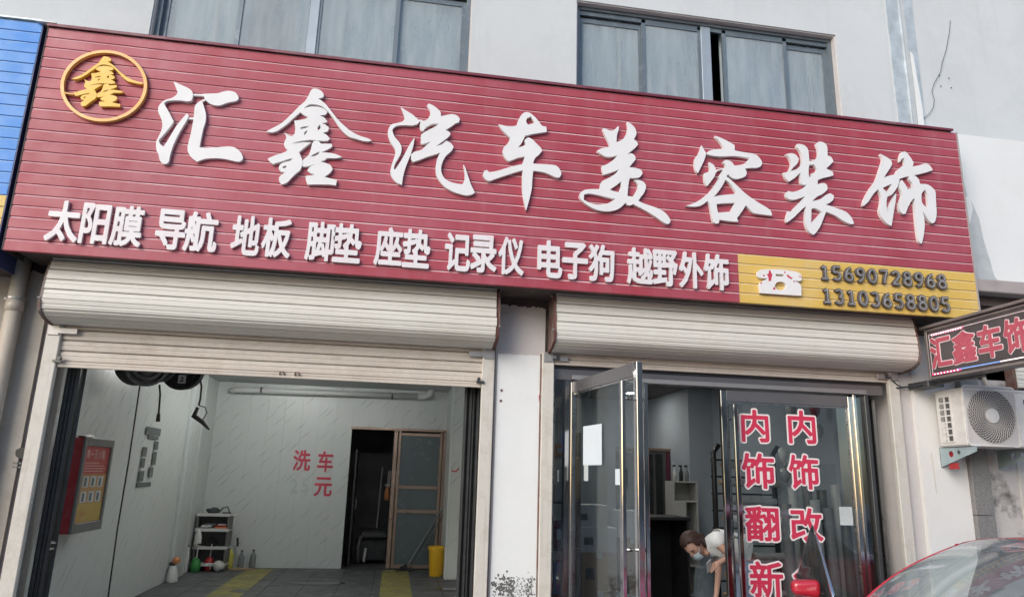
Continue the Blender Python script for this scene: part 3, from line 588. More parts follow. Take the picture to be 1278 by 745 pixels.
T = [  # traced brush characters: (crop origin x, y, scale, [ [outline, hole, ...], ... ])
(185, 95, 6.208, [
 [[(195,42),(250,68),(300,90),(335,115),(347,150),(335,190),(300,198),(250,190),(190,190),(150,195),(120,212),(140,245),(165,290),(197,350),(180,380),(140,430),(105,470),(80,500),(95,530),(118,547),(145,510),(180,450),(220,385),(260,335),(290,300),(302,292),(314,310),(300,340),(270,390),(240,440),(210,500),(185,560),(168,620),(158,665),(135,682),(110,678),(88,650),(80,610),(65,580),(60,540),(65,500),(85,460),(105,410),(108,360),(95,320),(78,280),(78,245),(95,215),(130,188),(180,172),(215,150),(228,130),(215,95)]],
 [[(340,137),(430,139),(430,153),(340,150)]], [[(305,318),(358,320),(358,334),(305,332)]], [[(410,186),(440,172),(446,182),(418,198)]],
 [[(420,138),(480,135),(540,133),(580,120),(625,114),(665,122),(690,145),(702,175),(680,192),(640,200),(600,210),(570,222),(535,228),(500,222),(465,205),(440,180)]],
 [[(415,188),(430,235),(445,290),(443,350),(425,410),(410,480),(396,552),(450,556),(520,552),(590,547),(640,546),(680,560),(715,590),(733,630),(725,655),(700,664),(650,655),(590,642),(520,636),(450,640),(410,650),(378,664),(345,640),(315,605),(303,565),(312,510),(328,450),(340,390),(350,335),(355,280),(362,232),(385,205)]]]),
(325, 105, 5.517, [
 [[(360,33),(385,32),(415,45),(435,70),(432,92),(400,100),(425,118),(455,145),(490,190),(530,240),(570,280),(610,315),(650,340),(700,362),(740,373),(767,388),(740,395),(700,390),(650,375),(610,362),(575,335),(545,300),(520,265),(490,220),(455,180),(425,155),(385,142),(340,140),(310,158),(280,190),(250,215),(220,240),(190,270),(150,300),(110,325),(75,333),(40,328),(70,310),(110,290),(150,265),(190,230),(230,190),(270,150),(305,120),(325,90),(345,50)]],
 [[(165,332),(185,348),(215,360),(232,348),(240,310),(232,252),(262,250),(310,240),(330,228),(300,214),(275,195),(290,178),(320,162),(360,155),(410,160),(445,176),(462,194),(445,212),(405,218),(440,232),(462,262),(425,272),(448,280),(472,300),(465,325),(430,338),(455,350),(477,375),(465,390),(420,392),(360,385),(300,390),(250,400),(212,412),(255,406),(300,402),(350,403),(300,440),(265,470),(280,500),(290,540),(275,590),(245,615),(210,650),(180,680),(148,692),(130,670),(130,640),(155,620),(170,606),(140,602),(125,580),(135,555),(160,540),(200,530),(225,515),(200,515),(160,528),(120,540),(85,552),(65,535),(50,515),(80,500),(120,485),(165,470),(190,455),(165,430),(165,400),(178,370)],
  [(272,302),(300,293),(335,290),(322,301),(282,310)], [(325,318),(314,342),(296,352),(308,328)], [(392,296),(412,280),(414,305),(395,320)], [(148,575),(160,566),(176,560),(182,568),(166,582)]],
 [[(380,388),(402,390),(415,408),(450,410),(490,410),(495,428),(480,440),(440,460),(420,470),(470,472),(520,482),(562,502),(520,510),(460,510),(440,525),(410,532),(440,540),(480,555),(497,585),(480,610),(440,637),(480,648),(526,660),(520,697),(480,692),(420,690),(360,690),(325,692),(312,660),(312,630),(350,628),(375,622),(345,612),(322,595),(340,570),(380,548),(330,565),(290,568),(275,545),(300,515),(330,490),(345,455),(355,415),(365,395)],
  [(345,498),(370,480),(408,464),(398,482),(370,496)]]]),
(475, 120, 5.73, [
 [[(145,78),(185,105),(225,130),(255,155),(278,180),(262,200),(225,210),(175,208),(120,212),(90,230),(85,250),(100,290),(125,320),(145,350),(150,385),(140,420),(120,455),(100,490),(95,520),(103,525),(125,495),(150,455),(175,410),(195,370),(215,335),(243,295),(238,335),(225,385),(210,430),(190,480),(172,530),(160,580),(152,635),(120,622),(95,600),(75,570),(70,535),(78,500),(90,460),(105,410),(100,375),(80,345),(62,310),(52,275),(55,240),(75,205),(110,195),(155,183),(172,165),(165,130)]],
 [[(268,168),(300,170),(300,182),(268,184)]], [[(204,412),(228,410),(228,425),(204,426)]],
 [[(332,68),(345,54),(375,68),(405,90),(428,115),(432,145),(465,138),(510,130),(550,142),(567,165),(560,190),(535,197),(500,222),(465,243),(495,260),(498,280),(470,305),(430,335),(398,358),(430,350),(455,332),(470,320),(500,335),(522,362),(510,390),(475,420),(450,455),(435,500),(435,545),(455,585),(490,610),(540,625),(585,632),(600,600),(602,555),(592,490),(605,510),(625,570),(645,630),(675,690),(650,705),(610,710),(560,698),(510,680),(460,650),(420,605),(398,560),(395,500),(405,450),(425,405),(380,420),(320,440),(270,460),(232,472),(218,450),(220,425),(240,400),(290,385),(330,350),(360,325),(310,342),(285,342),(288,310),(292,275),(330,250),(380,225),(415,200),(385,198),(350,210),(325,225),(305,248),(288,248),(280,215),(290,185),(330,170),(352,140),(355,110),(345,88)]]]),
(595, 130, 5.32, [
 [[(145,135),(190,145),(235,148),(265,143),(275,110),(295,75),(320,55),(350,58),(385,85),(415,120),(435,145),(462,150),(466,185),(420,192),(370,200),(320,212),(308,240),(290,270),(272,287),(300,283),(325,268),(318,240),(340,222),(365,232),(395,260),(425,290),(435,310),(415,335),(390,355),(378,380),(375,395),(420,398),(480,402),(530,410),(555,440),(562,465),(550,487),(525,487),(490,470),(440,452),(375,443),(370,490),(365,560),(350,630),(328,705),(318,660),(305,590),(302,520),(305,440),(250,455),(190,475),(130,495),(85,510),(60,500),(42,475),(48,445),(68,438),(85,452),(150,440),(230,415),(302,400),(312,370),(318,350),(280,355),(240,370),(212,380),(190,360),(175,325),(178,290),(205,262),(222,225),(205,208),(180,185),(160,160)], [(335,92),(360,85),(387,125),(340,138),(328,115)]]]),
(715, 145, 5.322, [
 [[(360,38),(390,55),(415,85),(422,120),(405,155),(425,170),(433,190),(410,215),(380,240),(365,252),(395,250),(415,270),(415,290),(395,315),(375,340),(420,345),(455,360),(463,382),(445,405),(410,412),(378,412),(370,450),(365,500),(362,530),(395,535),(412,515),(430,480),(432,450),(408,425),(440,425),(470,438),(486,465),(475,505),(450,540),(435,562),(470,580),(530,600),(590,625),(630,660),(650,695),(640,715),(618,715),(580,690),(530,655),(470,620),(420,595),(400,583),(385,592),(362,590),(350,575),(320,605),(280,625),(230,633),(170,625),(120,605),(75,575),(45,540),(50,510),(80,490),(130,485),(180,485),(185,450),(195,432),(240,410),(280,385),(305,355),(260,372),(205,390),(195,360),(193,332),(230,318),(270,290),(295,262),(245,272),(205,265),(160,232),(190,215),(245,205),(240,180),(215,130),(197,85),(215,82),(240,95),(270,95),(295,72),(306,68),(303,95),(292,130),(290,175),(330,155),(355,120),(365,80)],
  [(75,520),(110,515),(170,525),(230,540),(280,548),(260,565),(220,583),(160,588),(110,575),(72,555)], [(245,488),(280,465),(320,435),(320,470),(305,505),(270,498)]]]),
(850, 160, 5.733, [
 [[(148,122),(165,155),(179,182),(170,220),(150,265),(122,322),(105,300),(97,260),(103,215),(130,175)]],
 [[(176,182),(210,160),(260,150),(310,150),(290,115),(242,55),(280,68),(330,92),(383,122),(385,160),(440,172),(530,188),(560,212),(580,245),(570,272),(540,285),(500,285),(460,290),(470,320),(460,345),(430,358),(390,365),(355,350),(338,330),(325,345),(355,370),(400,410),(440,450),(490,490),(550,530),(600,560),(640,590),(652,625),(600,620),(520,608),(490,580),(465,552),(440,590),(400,645),(410,670),(340,665),(275,655),(270,678),(250,683),(230,668),(215,600),(205,550),(190,520),(165,540),(130,558),(80,562),(35,555),(80,542),(125,520),(165,490),(200,460),(240,410),(275,355),(265,350),(290,318),(300,297),(275,300),(250,318),(240,345),(215,380),(187,415),(170,385),(165,325),(205,310),(208,285),(200,243),(235,265),(250,300),(280,292),(315,285),(320,262),(298,243),(315,230),(345,232),(370,250),(380,268),(420,265),(460,250),(490,215),(450,208),(380,200),(300,203),(240,200),(200,192)],
  [(318,370),(350,395),(400,470),(340,475),(280,482),(235,492),(270,450),(300,405)], [(255,543),(300,538),(385,535),(355,598),(265,605),(258,575)]]]),
(970, 170, 5.727, [
 [[(62,130),(100,122),(135,135),(155,165),(145,195),(115,225),(95,250),(130,240),(160,220),(175,200),(178,160),(165,110),(138,75),(145,55),(185,62),(215,85),(225,120),(230,180),(265,170),(290,150),(295,110),(278,55),(300,40),(340,50),(358,80),(360,140),(385,148),(402,180),(380,205),(350,232),(395,255),(402,280),(370,290),(325,300),(290,315),(288,345),(330,335),(355,350),(360,380),(330,410),(290,430),(250,465),(310,450),(350,420),(380,408),(405,425),(400,455),(370,480),(345,488),(410,510),(490,540),(530,580),(550,625),(530,630),(480,610),(420,570),(350,540),(330,590),(310,640),(285,680),(262,705),(235,690),(210,650),(200,600),(205,500),(160,540),(115,585),(70,617),(65,590),(80,535),(95,545),(130,505),(170,465),(200,430),(140,450),(100,455),(70,440),(60,410),(80,392),(110,400),(160,385),(200,360),(222,325),(212,347),(185,348),(168,330),(165,260),(125,300),(85,325),(60,300),(45,262),(75,255),(95,225),(100,190),(85,155)],
  [(230,205),(262,203),(287,235),(270,258),(245,268),(250,285),(228,293),(224,250)], [(245,520),(270,515),(320,540),(290,575),(243,620)]]]),
(1070, 180, 5.727, [
 [[(165,70),(200,88),(240,115),(248,145),(225,185),(190,240),(230,225),(280,215),(285,190),(315,165),(340,145),(335,100),(320,105),(305,130),(305,95),(315,60),(340,52),(365,75),(390,110),(402,135),(395,160),(440,152),(490,138),(520,155),(540,185),(500,200),(440,215),(405,222),(435,245),(450,285),(500,288),(535,310),(558,340),(562,400),(567,500),(555,555),(535,567),(510,545),(470,480),(482,560),(475,650),(460,712),(440,690),(425,600),(415,500),(408,385),(385,410),(365,445),(345,498),(325,498),(302,470),(300,430),(315,385),(320,350),(303,310),(307,272),(318,255),(345,290),(360,322),(400,310),(395,280),(370,250),(370,230),(340,235),(303,248),(290,300),(265,340),(245,362),(215,375),(208,420),(215,485),(240,420),(278,350),(275,400),(262,480),(245,585),(210,565),(170,515),(158,470),(168,420),(170,370),(150,322),(120,350),(80,410),(45,443),(38,435),(55,385),(90,320),(130,265),(150,215),(170,150),(182,110)],
  [(182,314),(210,299),(245,284),(235,315),(212,340),(200,333)], [(460,355),(485,325),(500,350),(505,400),(510,462),(485,445),(462,415)]]]),
]
def traced(contours, ox, oy, s, y, f=lambda p: p):
    out = []
    for c in contours:
        q = smooth_poly([f(p) for p in c], sub=3)
        out.append([(lambda w_: (w_[0], w_[2]))(onY(ox+p[0]/s, oy+p[1]/s, y)) for p in q])
    return out
def join_meshes(ms):
    b = bmesh.new()
    for m_ in ms: b.from_mesh(m_); bpy.data.meshes.remove(m_)
    me = bpy.data.meshes.new('letter'); b.to_mesh(me); b.free(); return me
def shift(me, dy):
    for v in me.vertices: v.co.y += dy
    return me
for ox, oy, s, pcs in T:
    ms = [shift(plate_mesh('l', traced(pc, ox, oy, s, SY-.036), .034-.002*i), .002*i) for i, pc in enumerate(sorted(pcs, key=lambda q: -len(q[0])))]
    inst(join_meshes(ms), 'letter', 'letter_white', sg, (0, SY-.036, 0))
# gold emblem
gf = lambda p: (p[0]*.924+146, p[1]*.70+96)
ms = [shift(plate_mesh('l', traced(pc, 65, 55, 7.446, SY-.036, gf), .032-.002*i), .002*i) for i, pc in enumerate(T[1][3])]
em = inst(join_meshes(ms), 'emblem_character', 'gold', sg, (0, SY-.036, 0))
c0 = onY(65+472/7.446, 55+381/7.446, SY-.05); e1 = onY(65+66/7.446, 55+381/7.446, SY-.05); e2 = onY(65+880/7.446, 55+381/7.446, SY-.05); e3 = onY(65+472/7.446, 55+46/7.446, SY-.05); e4 = onY(65+472/7.446, 55+717/7.446, SY-.05)
rx = (e2[0]-e1[0])/2; rz_ = (e3[2]-e4[2])/2; cx = (e1[0]+e2[0])/2; cz = (e3[2]+e4[2])/2
ring = lambda k, n=72: [(cx+(rx-k)*math.cos(2*PI*i/n), cz+(rz_-k)*math.sin(2*PI*i/n)) for i in range(n)]
inst(plate_mesh('emblem_ring', [ring(0), ring(.026)], .034), 'emblem_ring', 'ring_gold', sg, (0, SY-.037, 0))
a = onY(65+100/7.446, 55+448/7.446, SY-.05); b = onY(65+190/7.446, 55+462/7.446, SY-.05)
inst(plate_mesh('emblem_tie', ribbon([(a[0], a[2]), (b[0], b[2])], .010), .03), 'emblem_tie', 'gold', sg, (0, SY-.04, 0))

# service words, each character a letter of its own
WORDS = [('太阳膜', [(56, 98), (99, 135), (137, 177)]), ('导航', [(193, 231), (229, 271)]), ('地板', [(288, 324), (326, 363)]), ('脚垫', [(381, 417), (415, 451)]),
         ('座垫', [(467, 502), (502, 537)]), ('记录仪', [(555, 587), (587, 620), (622, 654)]), ('电子狗', [(671, 702), (702, 734), (735, 767)]), ('越野外饰', [(783, 815), (815, 846), (848, 878), (879, 910)])]
for wd, rs in WORDS:
    for ch, (a, b) in zip(wd, rs):
        yy = 280+(a+b)/2*.0668
        xa = onY(a, yy, SY-.03)[0]; xb = onY(b, yy, SY-.03)[0]
        me = char_mesh(ch, .027, xa, xb, 3.385, 3.738, .026); inst(me, 'letter', 'letter_white_small', sg, (0, SY-.030, 0))
# telephone emblem
phn = [[(140,225),(165,175),(220,155),(350,148),(450,148),(550,155),(700,175),(800,195),(860,222),(885,255),(890,335),(850,350),(800,345),(770,340),(830,375),(872,415),(882,440),(885,595),(740,588),(600,578),(400,565),(195,552),(180,470),(178,400),(225,352),(290,318),(315,300),(250,300),(180,295),(150,270)],
       [(450,228),(520,232),(590,236),(585,270),(520,268),(452,265)], [(532+95*math.cos(t*PI/8), 430+72*math.sin(t*PI/8)) for t in range(16)]]
inst(plate_mesh('phone_emblem', traced(phn, 935, 325, 13.55, SY-.034), .030), 'phone_emblem', 'phone_white', sg, (0, SY-.034, 0))
for q_ in ([(335,168),(362,172),(375,215),(392,240),(380,285),(370,345),(330,352),(325,290),(300,235),(330,225)], [(635,245),(660,240),(690,275),(735,295),(720,318),(680,300),(648,275)], [(585,192),(612,190),(622,208),(600,216)], [(235,245),(262,240),(260,272),(240,270)], [(408,455),(435,450),(446,485),(425,500),(405,480)], [(192,370),(215,372),(212,398),(195,395)], [(745,345),(775,348),(772,368),(750,362)], [(842,262),(882,268),(876,282),(850,280)]):
    inst(plate_mesh('red_fleck', traced([q_], 935, 325, 13.55, SY-.0355), .001), 'red_fleck', 'red_text_dim', sg, (0, SY-.0355, 0))
# phone numbers: channel digits made of bent strips
def arc(cx, cz, rx, rz, a0, a1, n=12): return [(cx+rx*math.cos(math.radians(a0+(a1-a0)*i/n)), cz+rz*math.sin(math.radians(a0+(a1-a0)*i/n))) for i in range(n+1)]
DG = {'0': [(arc(.5, .5, .36, .43, 0, 342, 18), 1)],
 '1': [([(.22, .78), (.52, .93)], 0), ([(.54, .95), (.54, .07)], 0), ([(.2, .07), (.86, .07)], 0)],
 '2': [(arc(.5, .68, .33, .25, 165, -20, 10)+[(.62, .42), (.17, .08)], 0), ([(.15, .07), (.88, .07)], 0)],
 '3': [(arc(.47, .71, .31, .22, 150, -75, 10), 0), (arc(.47, .28, .36, .22, 80, -150, 12), 0)],
 '5': [([(.85, .93), (.2, .93)], 0), ([(.22, .95), (.20, .52)], 0), (arc(.46, .32, .37, .26, 125, -140, 12), 0)],
 '6': [(arc(.5, .30, .34, .24, 0, 342, 16), 1), ([(.78, .93), (.48, .86), (.25, .62), (.16, .36)], 0)],
 '7': [([(.14, .93), (.88, .93)], 0), ([(.84, .93), (.56, .45), (.48, .06)], 0)],
 '8': [(arc(.5, .28, .35, .23, 0, 342, 16), 1), (arc(.5, .74, .29, .20, 0, 342, 16), 1)],
 '9': [(arc(.5, .70, .34, .24, 0, 342, 16), 1), ([(.84, .66), (.76, .38), (.55, .14), (.25, .07)], 0)]}
def digit(d, x0, x1, z0, z1, w, depth):
    ms = []
    for i, (p, cl) in enumerate(DG[d]):
        q = [(x0+a*(x1-x0), z0+b*(z1-z0)) for a, b in p]
        ms.append(shift(plate_mesh('l', ribbon(q, w, bool(cl)), depth-.002*i), .002*i))
    return join_meshes(ms)
for row, (num, xa, xb, za, zb) in enumerate([('15690728968', onY(1031.5, 345, SY-.05)[0], onY(1179, 362, SY-.05)[0], 3.570, 3.716), ('13103658805', onY(1034, 370, SY-.05)[0], onY(1183, 385, SY-.05)[0], 3.335, 3.486)]):
    for i, d in enumerate(num):
        cx_ = xa+(xb-xa)*i/10; dg_ = inst(digit(d, cx_-.052, cx_+.052, za, zb, .031, .030), 'digit', 'number_grey', sg, (0, SY-.034, 0))
        inst(digit(d, cx_-.052, cx_+.052, za, zb, .010, .003), 'digit_well', 'number_well', dg_, (0, -.0035, 0))

# neighbour's sign on the left
ns = thing('neighbour_sign', 'blue and yellow slatted sign of the shop next door on the left', 'sign')
bs = slat_mesh(-7.5, -3.262, 'blue_slat', 'blue_edge_glint', .1); by_ = slat_mesh(-7.5, -3.262, 'yellow_slat', 'yellow_edge_glint', .1)
for k in range(22):
    inst(by_ if k < 6 else bs, 'slat', 'yellow_slat' if k < 6 else 'blue_slat', ns, (0, SY+.01, 3.16+k*.1))
MB().box(-7.5, -3.27, SY+.045, SY+.08, 3.17, 5.35).build('backing', 'dark_backing', ns)
MB().box(-7.5, -3.256, SY-.01, 0, 5.362, 5.375).build('top_flashing', 'flashing', ns)
MB().box(-3.262, -3.252, SY+.012, 0, 3.17, 5.35).build('side_trim', 'navy', ns)
MB().box(-7.5, -3.27, SY+.08, 0, 3.18, 3.2).build('soffit', 'soffit', ns)

# ------------------------------------------------------------------ drain pipe
dp = onY(31, 318, -.12); dpt = thing('drain_pipe', 'beige plastic drain pipe running down the wall at the left edge', 'pipe', (dp[0], -.12, -.15))
MB().tube([(0, 0, 0), (0, 0, 3.62)], .062, 16).smooth().build('pipe', 'pvc', dpt)
for z in (3.02, 1.0): MB().tube([(0, 0, z), (0, 0, z+.10)], .068, 16).smooth().build('coupling', 'pvc', dpt); MB().tube([(0, 0, z+.10), (0, 0, z+.115)], .073, 16).box(-.09, -.06, .0, .09, z+.10, z+.115).build('clip', 'zinc', dpt)
sm = onY(27, 565, -.042)
smd = thing('ink_stamp', 'black ink smudge stamped on the wall at far left beside the rail', 'stamp', (sm[0], -.036, sm[2]))
inst(plate_mesh('smudge', [smooth_poly([(-.045, -.02), (-.05, .02), (-.02, .04), (.03, .045), (.055, .01), (.03, -.035), (-.01, -.045)], sub=2)], .002), 'smudge', 'black', smd, (0, -.002, 0))
for k in range(2):
    for j in range(4): inst(plate_mesh('stamp_print', [[(j*.022-.05, -.09-k*.03), (j*.022-.034, -.09-k*.03), (j*.022-.034, -.075-k*.03), (j*.022-.05, -.075-k*.03)]], .001), 'stamp_print', 'sticker_grey', smd, (0, -.001, 0))

# ------------------------------------------------------------------ roller shutters
def shutter_slat(x0, x1, mt='shutter', h=.092):
    pr = [(.002, 0), (-.006, .003), (-.011, .010), (-.0125, .034), (-.0085, .040), (-.0085, .046), (-.0125, .052), (-.010, .078), (-.002, h-.006), (.004, h-.001), (.004, 0)]
    n = len(pr); vs = [(x, y, z) for x in (x0, x1) for y, z in pr]
    me = MB().add(vs, [tuple(range(n)), tuple(range(n, 2*n))[::-1]]+[(i, i+n, (i+1) % n+n, (i+1) % n) for i in range(n)]).data('slat')
    me.materials.append(MT[mt]); me.materials.append(MT['slat_joint'])
    for k in (0, 8): me.polygons[2+k].material_index = 1
    return me
ARC = [(-.245, 3.385), (-.270, 3.30), (-.290, 3.213), (-.306, 3.125), (-.318, 3.036), (-.322, 2.948), (-.296, 2.870), (-.220, 2.830), (-.135, 2.812), (-.05, 2.80)]
def roller(x0, x1, gx0, gx1, zb, label, nlow):
    t = thing('roller_shutter', label, 'roller shutter')
    sl = shutter_slat(x0, x1)
    for (ya, za), (yb, zb_) in zip(ARC[:-1], ARC[1:]):
        ang = math.atan2(-(ya-yb), za-zb_)   # tilt about X so that local z runs from lower to upper point
        inst(sl, 'slat', 'shutter', t, (random.uniform(-.004, .004), yb+random.uniform(-.002, .002), zb_+random.uniform(-.0015, .0015)), (ang+random.uniform(-.03, .03), random.uniform(-.0007, .0007), 0))
    lo = shutter_slat(gx0-.02, gx1+.02, 'shutter_low'); z = zb+.05
    while z < 2.86: inst(lo, 'slat', 'shutter_low', t, (0, -.012, z)); z += .092
    MB().box(gx0+.002, gx1-.002, -.034, .004, zb, zb+.048, .004).box(gx0+.002, gx1-.002, -.040, -.033, zb+.030, zb+.038).build('bottom_bar', 'shutter_low', t)
    for x, s in ((x0, -1), (x1, 1)):
        pl = [(0.0, 3.38)]+[(-y, z) for y, z in ARC]+[(0.0, 2.78)]
        me = plate_mesh('end_plate', [[(a, b) for a, b in pl]], .012)
        inst(me, 'end_plate', 'end_plate', t, (x+s*.016+.006, 0, 0), (0, 0, -PI/2))
        rim = MB()
        for (ya, za), (yb, zb_) in zip(ARC[1:-1], ARC[2:]):
            d = Vector((0, yb-ya, zb_-za)).normalized(); nrm = Vector((0, -d.z, d.y)); nrm = nrm if nrm.y < 0 or nrm.z < 0 else -nrm
            q = []
            for xx in (x+s*.004, x+s*.028):
                for (y_, z_) in ((ya, za), (yb, zb_)):
                    for k in (0.004, .020): q.append((xx, y_+nrm.y*k, z_+nrm.z*k))
            rim.add(q, [(0, 2, 3, 1), (4, 5, 7, 6), (0, 4, 6, 2), (1, 3, 7, 5), (0, 1, 5, 4), (2, 6, 7, 3)])
        o = rim.build('end_rim', 'rust' if s == 1 and x0 < 0 or s == -1 and x0 > 0 else 'end_plate', t)
        fix(o)
        for zz, yy in ((3.30, -.235), (2.96, -.325)): MB().tube([(x+s*.02, yy+.01, zz), (x+s*.042, yy+.01, zz)], .010, 6).build('rivet', 'zinc', t)
    # guide rails: a C channel with a slot
    for a, b, inner in ((gx0-.115, gx0, 1), (gx1, gx1+.115, -1)):
        ins = b if inner == 1 else a
        MB().box(a, b, -.055, -.004, -.15, 2.795, .006).build('guide_rail', 'guide', t)
        xs = a if inner == 1 else b
        MB().box(xs-.012, xs+.012, -.030, -.002, -.15, 2.78).build('rail_seal', 'end_plate', t)
        MB().box(ins-.05*inner, ins+.13*inner, -.068, -.055, 2.715, 2.765, .003).box((a+b)/2-.045, (a+b)/2+.045, -.066, -.055, 2.70, 2.79, .003).build('rail_bracket', 'zinc', t)
        MB().tube([(ins+.03*inner, -.05, zb+.07), (ins+.03*inner, -.085, zb+.07)], .016, 8).box(ins-.02*inner, ins+.05*inner, -.075, -.055, zb+.035, zb+.055).build('lock_pin', 'dark_metal', t)
    return t
r1 = roller(-2.93, .825, -2.865, .745, 2.435, 'half raised beige roller shutter over the car wash bay', 4)
r2 = roller(1.385, 5.055, 1.425, 4.905, 2.685, 'fully raised beige roller shutter over the glass shop front', 2)
for px in (352, 371):     # little lock loops on the left shutter's bottom bar
    c = onY(px, 465, -.05); MB().tube([(c[0]-.02, -.04, 2.46), (c[0]-.015, -.06, 2.485), (c[0]+.015, -.06, 2.485), (c[0]+.02, -.04, 2.46)], .006, 6).build('lock_loop', 'rust', r1)

# mould stain blotches low on the middle pillar
st = thing('mould_stain', 'black mould speckles at the foot of the white middle pillar', 'stain', (1.1, -.010, .6)); st['kind'] = 'stuff'
rnd = random.Random(4); mb = MB()
for k in range(520):
    u = rnd.gauss(-.05, .085) if k % 3 else rnd.gauss(.14, .03); v = .10-abs(rnd.gauss(0, .13))+rnd.gauss(0, .03)
    if abs(u) > .2 or v > .17: continue
    c = (u, -.0, v); r = rnd.uniform(.0025, .010)*(1.3 if u < 0 else .8); n = 6; a0 = rnd.uniform(0, 6)
    mb.add([(c[0]+r*rnd.uniform(.5, 1.4)*math.cos(a0+2*PI*i/n), -.0012*rnd.random()-.0002, c[2]+r*rnd.uniform(.5, 1.3)*math.sin(a0+2*PI*i/n)) for i in range(n)], [tuple(range(n))])
bpy.data.objects.remove(st)
o = mb.build('mould_stain', 'mould', None, (1.1, -.0095, .67)); o['kind'] = 'stuff'; o['label'] = 'black mould speckles at the foot of the white middle pillar'
sc_ = onY(706, 735, -.02)
inst(plate_mesh('bare_plaster', [[(1.17, .2), (1.325, .2), (1.325, .60), (1.26, .53), (1.21, .46)]], .004), 'bare_plaster', 'plaster_beige', bld, (0, -.013, 0))
# red tag and two screw holes on the pillar
c = onY(676, 494, -.012)
tag(inst(plate_mesh('red_tag', [smooth_poly([(-.022, -.06), (.022, -.065), (.028, -.01), (.012, .02), (.008, .065), (-.003, .07), (-.012, .03), (-.028, 0)], sub=2)], .004), 'red_tag', 'red_plastic', None, (c[0], -.016, c[2])), 'small torn red paper tag hanging on the white middle pillar', 'tag')
for p in ((626, 487), (625, 500)):
    c = onY(*p, -.01); MB().tube([(c[0], .002, c[2]), (c[0], -.014, c[2])], .012, 8).build('screw_hole', 'rust', bld)

# ================================================================== CAR WASH BAY
def panel_wall(name, label, axis, fixed, a0, a1, z0, z1, pw, holes=(), mtl='marble', sgn=1):
    """wall clad with narrow panels; axis 'x' runs along x at y=fixed (faces -y), 'y' runs along y at x=fixed (faces sgn)"""
    t = thing(name, label, 'wall'); n = int(round((a1-a0)/pw)); me = {}
    for k in range(n):
        a = a0+k*pw; b = min(a1, a+pw); spans = [(z0, z1)]
        for (h0, h1, hz) in holes:
            if a+pw/2 > h0 and a+pw/2 < h1: spans = [(hz, z1)]
        for (u, v) in spans:
            key = (round(v-u, 3), round(b-a, 3))
            if key not in me: me[key] = MB().box(.0005, b-a-.0005, 0, .012, 0, v-u, .0015).data('wall_panel')
            if axis == 'x': inst(me[key], 'wall_panel', mtl, t, (a, fixed, u))
            else: inst(me[key], 'wall_panel', mtl, t, (fixed, a if sgn > 0 else a+(b-a), u), (0, 0, PI/2 if sgn > 0 else -PI/2))
    return t
BY = 6.75
bw = panel_wall('back_wall', 'marble-patterned white panel wall at the back of the wash bay with red lettering', 'x', BY, -3.2, .96, 0, 3.15, .30, holes=((-.80, .93, 2.41),))
panel_wall('left_wall', 'marble-patterned panel wall along the left side of the wash bay', 'y', -3.2, .3, 6.75, 0, 3.15, .30)
MB().box(-3.23, -3.214, .3, 6.8, -.1, 3.2).build('backing', 'joint', bld)
MB().box(-3.2, -.80, 6.764, 6.80, 0, 3.2).box(-.80, .93, 6.764, 6.80, 2.41, 3.2).build('backing', 'joint', bld)
pc_ = thing('corner_column', 'white trimmed boxed column against the left wall of the wash bay', 'column', (-3.2, 5.2, 0))
MB().box(0.001, .05, 0, .62, 0, 3.15, .004).build('column_panel', 'marble', pc_)
MB().box(.0, .056, -.035, .03, 0, 3.15, .006).box(.0, .056, .585, .63, 0, 3.15, .006).build('corner_trim', 'trim_white', pc_)
rw = thing('boxed_pier', 'marble-patterned boxed pier beside the yellow bin in the wash bay', 'pier', (.93, 5.55, 0))
MB().box(0, .18, -.0, .012, 0, 3.15, .003).build('pier_panel', 'marble', rw); MB().box(.182, .36, 0, .012, 0, 3.15, .003).build('pier_panel', 'marble', rw)
MB().box(-.012, 0.0, .012, 1.2, 0, 3.15).build('pier_side', 'marble', rw); MB().box(-.022, .012, -.014, .02, 0, 3.15, .004).build('corner_trim', 'trim_white', rw)
MB().box(1.14, 1.16, .5, 6.8, 0, 3.2).build('party_lining', 'marble', bld)
inst(plate_mesh('red_scratch', ribbon([(0, .02), (.03, 0), (.07, 0), (.11, .035), (.12, .06)], .022), .003), 'red_scratch', 'red_text_dim', rw, (.02, -.003, 1.70))
MB().box(.03, .055, -.03, 0, 1.79, 1.83, .004).build('switch', 'white_plastic', rw)
tag(MB().box(-3.22, 1.2, .3, 6.8, 3.15, 3.19).build('bay_ceiling', 'ceiling'), 'pale flat ceiling of the car wash bay', 'ceiling')['kind'] = 'structure'
# lettering on the back wall
def wall_char(ch, px0, py0, px1, py1, mtl, off=.022, d=.006, par=None):
    a = onY(px0, py1, BY-d); b = onY(px1, py0, BY-d)
    me = char_mesh(ch, off, a[0], b[0], a[2], b[2], d); return inst(me, 'letter', mtl, par or bw, (0, BY-d, 0))
wall_char('洗', 364.5, 561.5, 389, 587, 'red_text_dim'); wall_char('车', 395, 563, 417, 588.5, 'red_text_dim'); wall_char('元', 391, 595.5, 415.5, 619, 'red_text_dim')
wall_char('2', 361, 597, 373, 615, 'faded_text', .03, .0015); wall_char('5', 375.5, 597, 386, 615, 'faded_text', .03, .0015)
